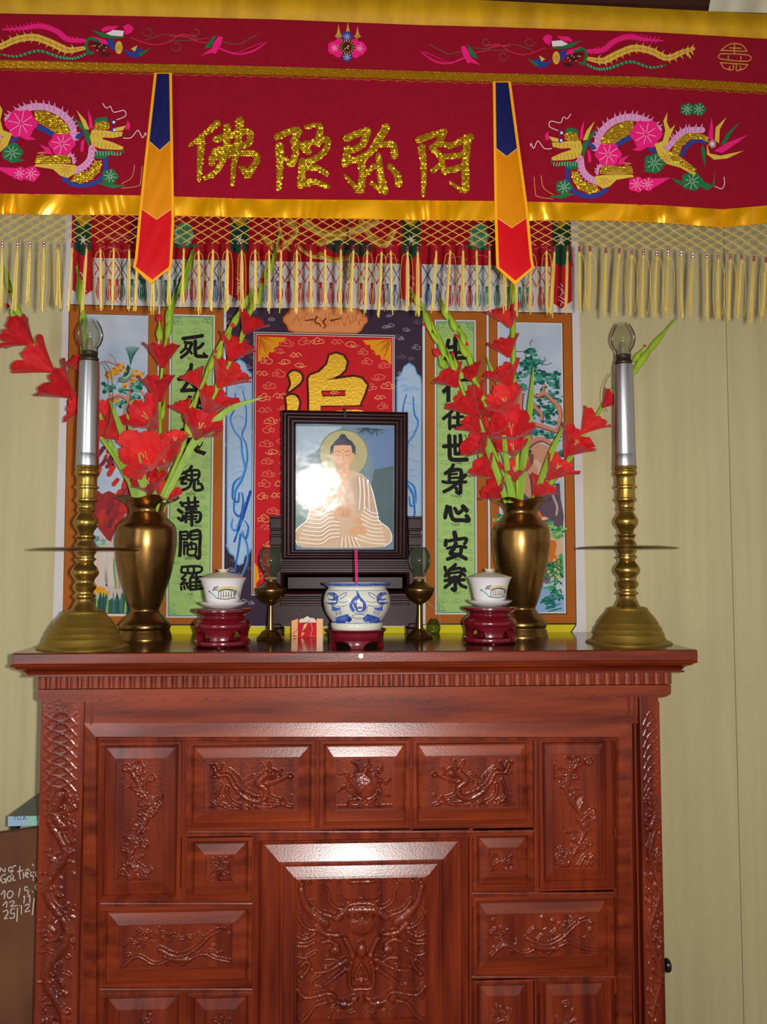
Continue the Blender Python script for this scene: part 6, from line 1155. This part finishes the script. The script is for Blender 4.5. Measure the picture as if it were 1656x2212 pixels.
# ---- clear bulb hanging in front of the painted valance
Yh = -.09; kh = pxs(Yh); hc = W(751, 575, Yh); hb = thing('hanging_bulb', 'clear glass bulb hanging on a cord in front of the painted valance', 'bulb', tuple(hc)); zc = lambda y: W(751, y, Yh).z
b = MB(); b.lathe(hc.x, Yh, [(.003, zc(605)), (5*kh, zc(601)), (8.5*kh, zc(592)), (10*kh, zc(578)), (9*kh, zc(562)), (6*kh, zc(548)), (5*kh, zc(540))], 24); b.build('bulb', [M_glass], hb, smooth=80)
b = MB(); b.tube([(hc.x, Yh, zc(542)), (hc.x, Yh, zc(528))], .007, 12); b.build('lamp_holder', [mat('dark_holder', (56, 40, 36), rough=.4)], hb); b = MB(); b.tube([(hc.x, Yh, zc(530)), (hc.x, Yh, 2.86)], .0022, 6); b.build('cord', [M_wire], hb)
# ================================================================== left: wall shelf and chalked board
YB2 = -.27; ya = W(20, 1763, YB2); zs = ya.z; sx0 = W(18, 1765, YB2).x; sx1 = W(130, 1765, YB2).x
sh = thing('wall_shelf', 'grey shelf board with a pale blue front edge on the wall left of the cabinet', 'shelf', (sx0+.08, -.13, zs))
b = MB(); b.box(sx0, sx1, YB2, -.001, zs-20*pxs(YB2), zs); b.build('board', [mat('grey_board', (118, 126, 118), rough=.6)], sh, smooth=0)
b = MB(); b.box(sx0, W(61, 1765, YB2).x, YB2-.0015, YB2, zs-20*pxs(YB2), zs); b.build('front_edge', [paint((160, 192, 214))], sh, smooth=0, label='pale blue front edge'); b = MB(); b.box(W(61, 1765, YB2).x, sx1, YB2-.0015, YB2, zs-20*pxs(YB2), zs); b.build('front_edge', [paint((150, 206, 184))], sh, smooth=0, label='pale green front edge')
P = Painter(lambda px, py, off: W(px, py, YB2-.0015-off)); ZH = Z(0, 1650, 2.957)
for t, x in (('TU.A.', 44), ('3', 80)): P.text(t, x, 1767, 13, paint((60, 76, 84)), 1)
P.build('lettering', sh)
b = MB(); fx = W(33, 1788, YB2+.03).x; b.box(fx-.008, fx+.008, YB2+.02, -.001, zs-34*pxs(YB2), zs-20*pxs(YB2)); b.build('bracket', [mat('black_bracket', (24, 24, 24))], sh, smooth=0)
YC = -.30; bo = thing('chalk_board', 'worn brown board with chalk handwriting standing left of the cabinet', 'board', (W(20, 1900, YC).x, YC, 0)); M_bd = mat('worn_brown_board', (128, 84, 58), rough=.75, spec=.2, var=.5, vscale=(6, 6, 3), dark=(84, 50, 34), bump=.2, bscale=120)
b = MB(); n = 16; xl_, xr_ = W(-160, 1800, YC).x, AX0-.018; ft = []
for i in range(n+1): x = xl_+(xr_-xl_)*i/n; t = i/n; ft.append((x, W(0, 1830-44*t**.8, YC).z))
b.grid([[(x, YC, 0) for x, z in ft], [(x, YC, z) for x, z in ft], [(x, YC+.025, z) for x, z in ft], [(x, YC+.025, 0) for x, z in ft]]); b.add([(xr_, YC, 0), (xr_, YC, ft[-1][1]), (xr_, YC+.025, ft[-1][1]), (xr_, YC+.025, 0)], [(0, 1, 2, 3)]); b.build('board', [M_bd], bo, smooth=30)
P = Painter(lambda px, py, off: W(px, py, YC-.0004-off)); CH = mat('chalk', (206, 196, 184), rough=.95, spec=.05)
def ck(*pts, w=2.3): P.stroke(ZH(*pts), w, CH, 1, n=4, jit=.25)
for pts in (((-22, 690), (-20, 665), (-2, 690), (0, 665)), ((0, 690), (5, 668), (30, 690), (32, 668)), ((82, 665), (62, 660), (55, 680), (70, 692), (85, 682), (70, 680)), ((85, 655), (100, 650)),
            ((35, 705), (12, 715), (5, 740), (20, 760), (38, 745), (36, 735), (22, 737)), ((36, 735), (38, 762)), ((58, 718), (48, 728), (52, 750), (68, 745), (70, 725), (58, 718)), ((70, 712), (76, 705)), ((86, 715), (84, 745), (98, 742)),
            ((128, 655), (124, 700), (130, 735)), ((112, 690), (145, 680)), ((150, 695), (150, 730)), ((165, 712), (180, 700), (168, 692), (162, 715), (180, 725)), ((165, 680), (178, 672), (188, 682)), ((198, 690), (196, 715), (212, 710), (214, 685), (212, 745)), ((232, 690), (228, 715), (246, 712), (248, 690), (244, 720)), ((205, 640), (215, 650)), ((262, 640), (258, 700), (290, 690)), ((250, 668), (275, 662)),
            ((8, 835), (30, 808), (28, 862)), ((60, 812), (46, 835), (56, 858), (78, 845), (82, 820), (62, 810)), ((128, 795), (118, 850)), ((178, 790), (160, 785), (158, 808), (180, 805), (184, 785), (178, 835)), ((206, 815), (210, 818)), ((240, 765), (226, 785), (236, 805), (258, 790), (255, 768), (238, 764)),
            ((18, 905), (42, 878), (42, 918)), ((62, 885), (85, 875), (88, 892), (66, 912), (108, 905)), ((122, 905), (126, 908)), ((150, 850), (158, 845), (152, 890)), ((180, 848), (190, 840), (190, 885)), ((240, 838), (255, 834)),
            ((20, 945), (45, 935), (50, 955), (28, 990), (48, 985)), ((95, 925), (72, 930), (70, 955), (92, 955), (86, 985), (62, 985)), ((112, 920), (108, 1005)), ((138, 905), (136, 958)), ((160, 905), (185, 895), (182, 915), (158, 945), (190, 938)), ((218, 860), (206, 965)), ((262, 870), (242, 895), (256, 915), (275, 900))): ck(*pts)
P.build('chalk_writing', bo, label='white chalk handwriting')
# ================================================================== gladioli
def flower_mat(n, c1, c2):
    m = mat(n, c1, rough=.6, spec=.25, sheen=.2, var=.4, vscale=(55, 55, 55), dark=c2, bump=.5, bscale=260); return m
FLW = [flower_mat('red_petal', (234, 42, 44), (206, 24, 34)), flower_mat('red_petal_dark', (220, 34, 40), (190, 20, 32)), flower_mat('red_petal_light', (240, 58, 54), (216, 34, 40))]
GRN = mat('gladiolus_green', (176, 206, 54), rough=.5, spec=.35, var=.4, vscale=(40, 40, 12), dark=(140, 182, 42)); GRN2 = mat('leaf_green', (156, 194, 60), rough=.5, spec=.35, var=.35, vscale=(60, 60, 10), dark=(128, 172, 52)); STM = mat('pale_stamen', (240, 214, 120), rough=.5)
def frame_of(a):
    a = a.normalized(); u = a.cross(Vector((0, -1, .15)));
    if u.length < .05: u = a.cross(Vector((1, 0, 0)))
    u.normalize(); return a, u, a.cross(u)
def floret(parent, base, tip, hw, Y, face=.5, seed=None):
    """base, tip: where the tube leaves the stem and the middle of the mouth (photo px); hw: half width of the mouth in px"""
    k = pxs(Y); A = W(base[0], base[1], Y-.004); B = W(tip[0], tip[1], Y-.004); vis = (B-A).length
    R = hw*1.12*k; B = B+Vector((0, -1, 0))*(face*R*1.25); ax = B-A; Lg = max(ax.length, R*.9); a, u, v = frame_of(ax)
    r = random.Random(seed if seed is not None else int(base[0]*7+base[1])); ph = r.uniform(0, 6); n = 60; rows = 9; P = []
    lob = [r.uniform(.75, 1.25) for _ in range(6)]
    for j in range(rows+1):
        t = j/rows; row = []
        for i in range(n):
            th = 2*PI*i/n; q = (th*6/(2*PI)); pi_ = int(q) % 6; fr = q-int(q); pet = math.sin(PI*fr)**.38; ext = .84+.17*pet*lob[pi_]
            tt = t*ext; rad = R*1.12*(.09+.98*tt**1.05)*(1+.07*math.cos(3*th+ph)*t+.025*math.sin(30*th+4*t)*t); out = Lg*(1.12*tt-.10*max(0, tt-.6)**2*2.2)
            inner = .10 if pi_ % 2 else -.08
            rad *= 1+inner*t; ruf = (.06*math.sin(11*th+ph*2+3*t)+.035*math.sin(19*th+ph))*t**3*R
            row.append(A+a*(out+ruf)+u*(rad*math.cos(th+ph))+v*(rad*math.sin(th+ph)))
        P.append(row)
    b = MB(); b.grid(P, 0, True); o = b.build('floret', [FLW[r.choice((0, 0, 1, 2))]], parent, smooth=50)
    if face > .45:
        b = MB()
        for q in range(3): an = q*2.1+ph; b.tube([A+a*Lg*.3, A+a*Lg*.75+(u*math.cos(an)+v*math.sin(an))*R*.06, A+a*Lg*.92+(u*math.cos(an)+v*math.sin(an))*R*.14], [.0009, .0009, .0016], 5)
        b.build('stamen', [STM], o)
    return o
def blade(parent, pts, w, Y, tw=.2, name='leaf', m=None, fold=.25, dy=0):
    q = smooth_path(pts, 6); n = len(q); k = pxs(Y); P = []; wide = w if hasattr(w, '__len__') else None
    for i, (x, y) in enumerate(q):
        t = i/(n-1); a, c = q[max(i-1, 0)], q[min(i+1, n-1)]; dx, dz = c[0]-a[0], -(c[1]-a[1]); l = math.hypot(dx, dz) or 1; nx, nz = -dz/l, dx/l
        wj = (np.interp(t*(len(w)-1), range(len(w)), w) if wide is not None else w*(min(1, 1.25*(1-t)**.55)))*k/2; c0 = W(x, y, Y+dy*t)
        P.append([(c0.x+nx*wj*s*math.cos(tw), c0.y-.3*wj*abs(s)*fold*4*.5-wj*s*math.sin(tw), c0.z+nz*wj*s) for s in (-1, -.5, 0, .5, 1)])
    b = MB(); b.grid(P); b.grid([[(p[0], p[1]+.0012, p[2]) for p in r_] for r_ in P]); return b.build(name, [m or GRN2], parent, smooth=60)
def bract(parent, base, tip, w, Y, red=0.0, name='bud'):
    k = pxs(Y); A = W(base[0], base[1], Y-.003); B = W(tip[0], tip[1], Y-.006); ax = B-A; a, u, v = frame_of(ax); b = MB(); P = []
    for j in range(9):
        t = j/8; rr = w*k/2*(.55+.5*math.sin(PI*min(1, t*1.5)))*max(.03, 1-t**2.2)**.8; P.append([A+ax*t+u*rr*math.cos(2*PI*i/10)+v*rr*.8*math.sin(2*PI*i/10) for i in range(10)])
    b.grid(P, 0, True)
    o = b.build(name, [GRN], parent, smooth=60)
    if red > 0:
        b = MB(); P = []
        for j in range(6):
            t = j/5; rr = red*k/2*(.35+.9*math.sin(PI*(.15+.55*t)))*(1-.45*t); P.append([B-ax.normalized()*red*k*.25+ax.normalized()*red*k*t+u*rr*math.cos(2*PI*i/10)+v*rr*math.sin(2*PI*i/10) for i in range(10)])
        b.grid(P, 0, True); b.add(P[-1], [tuple(range(10))]); b.build('bud_tip', [FLW[0]], o, smooth=60)
    return o
def stem_thing(label, path, Y, r0=4.5, r1=2.5, vx=None, group=None):
    root = thing('gladiolus_stem', label, 'gladiolus', tuple(W(path[-1][0], path[-1][1], Y)), group)
    q = smooth_path(path, 6); n = len(q); k = pxs(Y); b = MB(); b.tube([W(x, y, Y) for x, y in q]+[Vector((vx[0], vx[1], vx[2]-.10))], [k*(r1+(r0-r1)*i/(n-1)) for i in range(n)]+[k*r0], 8); b.build('stalk', [GRN], root, smooth=60); return root
GL = 'red gladioli in the left vase'; GR = 'red gladioli in the right vase'
VL = lambda dx, dy=0: (vc1.x+dx, VY1+dy, vz1); VR = lambda dx, dy=0: (vc2.x+dx, VY2+dy, vz2)
# left vase
Y = VY1-.01; s1 = stem_thing('outermost left gladiolus in the left vase, bending towards the left wall', [(14, 585), (26, 640), (48, 690), (74, 745), (95, 775), (120, 808), (150, 845), (178, 885), (215, 940), (255, 1000), (296, 1076)], Y, 4.2, 3, VL(-.02), GL)
for a in (((26, 645), (5, 560), 13, 0), ((46, 690), (22, 632), 15, 8), ((34, 690), (17, 662), 12, 9)): bract(s1, *a[:2], a[2], Y, a[3])
for base, tip, hw, fc in (((72, 744), (33, 716), 32, .1), ((116, 803), (68, 770), 35, .1), ((160, 858), (115, 826), 36, .35), ((192, 884), (155, 876), 26, .3)): floret(s1, base, tip, hw, Y, fc)
for a in (((95, 778), (73, 726), 10, 0), ((128, 812), (113, 785), 10, 0), ((172, 868), (163, 850), 8, 0)): bract(s1, *a[:2], a[2], Y, a[3])
Y = VY1+.02; s2 = stem_thing('upright gladiolus in the left vase, mostly behind the left candlestick', [(166, 575), (173, 620), (177, 680), (182, 740), (190, 800), (205, 860), (232, 940), (262, 1000), (302, 1076)], Y, 4.5, 3, VL(-.012, .02), GL)
for a in (((177, 660), (166, 565), 19, 0), ((181, 715), (178, 640), 17, 0), ((183, 770), (172, 745), 13, 11), ((185, 745), (182, 700), 13, 0)): bract(s2, *a[:2], a[2], Y, a[3])
for base, tip, hw, fc in (((190, 806), (172, 776), 24, .3), ((256, 948), (222, 915), 36, .3), ((234, 905), (222, 872), 18, .1)): floret(s2, base, tip, hw, Y, fc)
Y = VY1-.02; s3 = stem_thing('upright middle gladiolus in the left vase in front of the brown border', [(416, 540), (404, 575), (388, 620), (370, 680), (358, 740), (350, 800), (345, 870), (346, 930), (342, 1000), (328, 1076)], Y, 4.2, 2.6, VL(.004), GL)
for a in (((412, 585), (420, 531), 9, 0), ((392, 640), (412, 562), 17, 0), ((368, 670), (360, 618), 15, 0), ((362, 700), (376, 630), 18, 0), ((345, 735), (344, 690), 16, 14), ((361, 730), (372, 660), 16, 0), ((349, 905), (356, 862), 13, 0)): bract(s3, *a[:2], a[2], Y, a[3])
for base, tip, hw, fc in (((351, 795), (354, 752), 29, .35), ((345, 868), (344, 822), 28, .45), ((340, 925), (316, 898), 34, .8), ((326, 1002), (320, 985), 40, .95), ((362, 1010), (352, 985), 34, .5), ((326, 1068), (324, 1035), 27, .8), ((346, 1080), (362, 1060), 24, .4)): floret(s3, base, tip, hw, Y, fc)
bract(s3, (340, 965), (345, 930), 10, Y, 0)
Y = VY1-.035; s4 = stem_thing('gladiolus in the left vase with buds to its tip, crossing the green couplet', [(545, 632), (528, 660), (507, 690), (487, 725), (470, 754), (452, 790), (441, 822), (428, 850), (416, 890), (404, 930), (395, 965), (372, 1020), (345, 1078)], Y, 4.6, 4.0, VL(.010, -.01), GL)
for a in (((520, 672), (547, 620), 16, 0), ((503, 705), (520, 665), 17, 0), ((487, 740), (502, 705), 15, 10), ((470, 775), (482, 735), 15, 12), ((452, 800), (466, 762), 14, 8), ((405, 905), (418, 862), 18, 0), ((412, 945), (402, 890), 22, 0)): bract(s4, *a[:2], a[2], Y, a[3])
for base, tip, hw, fc in (((430, 838), (416, 808), 21, .3), ((402, 898), (392, 872), 20, .3), ((422, 950), (440, 916), 30, .6), ((382, 972), (380, 945), 24, .5)): floret(s4, base, tip, hw, Y, fc)
Y = VY1-.005; s5 = stem_thing('right leaning gladiolus in the left vase with large open florets near the red panel', [(604, 505), (588, 565), (568, 615), (545, 660), (528, 720), (500, 775), (472, 836), (446, 890), (424, 945), (398, 1000), (366, 1070)], Y, 4.5, 3, VL(.016, .01), GL)
for a in (((584, 590), (603, 505), 11, 0), ((565, 630), (578, 560), 13, 0), ((556, 660), (566, 610), 17, 12), ((538, 680), (548, 635), 16, 0), ((519, 735), (532, 690), 10, 0), ((494, 790), (503, 752), 9, 0), ((466, 845), (473, 805), 9, 0), ((440, 900), (450, 870), 9, 0)): bract(s5, *a[:2], a[2], Y, a[3])
for base, tip, hw, fc in (((526, 722), (547, 688), 27, .25), ((495, 780), (518, 742), 31, .3), ((470, 837), (502, 800), 36, .3), ((442, 892), (468, 856), 38, .35), ((426, 948), (446, 918), 32, .6)): floret(s5, base, tip, hw, Y, fc)
for pts, w in (([(304, 1084), (290, 1020), (262, 930), (236, 862)], 19), ([(306, 1084), (300, 1010), (286, 950), (274, 892)], 16), ([(296, 1084), (276, 1020), (252, 980), (232, 955)], 16), ([(300, 1086), (310, 1040), (290, 960)], 16)): blade(s2, pts, w, VY1-.045)
blade(s5, [(352, 1084), (395, 1000), (425, 948), (462, 933)], [10, 14, 16, 3], VY1-.04); blade(s5, [(425, 960), (450, 925), (500, 882), (567, 859)], [14, 16, 12, 2], VY1-.03); blade(s3, [(312, 1086), (308, 1060), (305, 1040)], 14, VY1-.02); blade(s3, [(336, 1086), (338, 1058), (345, 1040)], 14, VY1-.02)
# right vase
Y = VY2-.02; t1 = stem_thing('leftmost gladiolus in the right vase, budded tip over the dark border', [(888, 630), (907, 655), (929, 692), (948, 738), (970, 781), (989, 817), (1016, 883), (1043, 926), (1061, 962), (1078, 1000), (1108, 1082)], Y, 4.2, 3, VR(-.012), GR)
for a in (((905, 665), (884, 620), 9, 0), ((930, 715), (908, 645), 17, 0), ((950, 745), (918, 702), 12, 7), ((960, 770), (940, 700), 16, 0), ((962, 795), (945, 765), 19, 17), ((985, 810), (965, 750), 14, 0), ((998, 818), (978, 766), 17, 8), ((1030, 908), (1016, 872), 9, 0), ((1035, 922), (1018, 890), 11, 0)): bract(t1, *a[:2], a[2], Y, a[3])
for base, tip, hw, fc in (((988, 836), (964, 808), 29, .25), ((1030, 900), (994, 862), 31, .3), ((1038, 935), (1012, 908), 25, .2), ((1056, 975), (1020, 955), 32, .3), ((1066, 1030), (1036, 1004), 27, .2), ((1088, 1076), (1060, 1052), 26, .25)): floret(t1, base, tip, hw, Y, fc)
Y = VY2-.005; t2 = stem_thing('second gladiolus from the left in the right vase, crossing the green couplet', [(950, 648), (967, 674), (982, 702), (998, 724), (1006, 750), (1018, 782), (1026, 815), (1039, 850), (1050, 880), (1075, 950), (1095, 1010), (1114, 1082)], Y, 4.5, 4, VR(-.006, .01), GR)
for a in (((968, 690), (946, 641), 17, 0), ((985, 715), (966, 668), 17, 0), ((1004, 745), (992, 700), 16, 0), ((1008, 770), (987, 728), 17, 9), ((1018, 790), (1008, 745), 16, 8), ((1028, 830), (1014, 790), 13, 0), ((1048, 870), (1032, 835), 15, 0)): bract(t2, *a[:2], a[2], Y, a[3])
for base, tip, hw, fc in (((1024, 826), (1010, 796), 25, .2), ((1042, 868), (1022, 842), 25, .2), ((1058, 905), (1048, 878), 22, .5), ((1070, 955), (1058, 920), 32, .6)): floret(t2, base, tip, hw, Y+.01, fc)
Y = VY2-.025; t3 = stem_thing('tallest gladiolus in the right vase, rising straight up behind the right pennant', [(1104, 598), (1107, 650), (1108, 710), (1109, 770), (1110, 830), (1115, 890), (1117, 960), (1117, 1020), (1119, 1082)], Y, 4.8, 6, VR(0), GR)
for a in (((1108, 650), (1103, 600), 16, 0), ((1108, 760), (1108, 690), 9, 0), ((1113, 850), (1109, 770), 10, 0), ((1115, 900), (1112, 840), 9, 0)): bract(t3, *a[:2], a[2], Y, a[3])
for base, tip, hw, fc in (((1102, 708), (1090, 668), 31, .2), ((1100, 772), (1086, 738), 27, .3), ((1103, 836), (1082, 800), 32, .25), ((1108, 896), (1080, 862), 34, .55), ((1106, 950), (1092, 922), 36, .95), ((1112, 985), (1100, 960), 26, .6), ((1112, 1040), (1107, 1008), 26, .5)): floret(t3, base, tip, hw, Y, fc)
Y = VY2+.03; t4 = stem_thing('long gladiolus in the right vase bending right behind the right candlestick', [(1455, 692), (1420, 735), (1390, 775), (1360, 805), (1330, 832), (1310, 860), (1288, 898), (1262, 935), (1235, 980), (1200, 1032), (1165, 1070), (1140, 1084)], Y, 5.5, 2.5, VR(.012, .01), GR)
for a in (((1395, 765), (1459, 688), 15, 0), ((1370, 800), (1425, 725), 17, 0), ((1368, 780), (1392, 748), 14, 5), ((1366, 808), (1386, 780), 14, 5), ((1305, 878), (1322, 850), 7, 0), ((1225, 1000), (1245, 975), 9, 0), ((1180, 1055), (1212, 1015), 14, 0)): bract(t4, *a[:2], a[2], Y, a[3])
for base, tip, hw, fc in (((1300, 880), (1322, 858), 18, .2), ((1257, 936), (1282, 902), 27, .3), ((1219, 985), (1243, 952), 34, .55), ((1184, 1036), (1204, 1004), 29, .6), ((1152, 1074), (1170, 1046), 27, .4)): floret(t4, base, tip, hw, Y-.03, fc)
blade(t3, [(1124, 1084), (1130, 1000), (1141, 920), (1152, 793)], [10, 15, 17, 15, 13, 2], VY2-.05, dy=.02); blade(t3, [(1104, 1086), (1095, 1010), (1088, 940)], [13, 13, 12, 10], VY2-.055); blade(t1, [(1094, 1086), (1076, 1030), (1056, 975), (1036, 905)], [12, 15, 15, 3], VY2-.05); blade(t4, [(1150, 1086), (1178, 1010), (1196, 965), (1216, 922)], [12, 14, 14, 3], VY2-.01); blade(t3, [(1082, 838), (1066, 810), (1051, 772)], [9, 9, 8, 2], VY2+.01); blade(t1, [(1068, 1050), (1040, 990), (1005, 938)], [8, 10, 9, 2], VY2+.02); blade(t2, [(1112, 1086), (1108, 1020), (1112, 965)], [10, 11, 10, 3], VY2+.02)
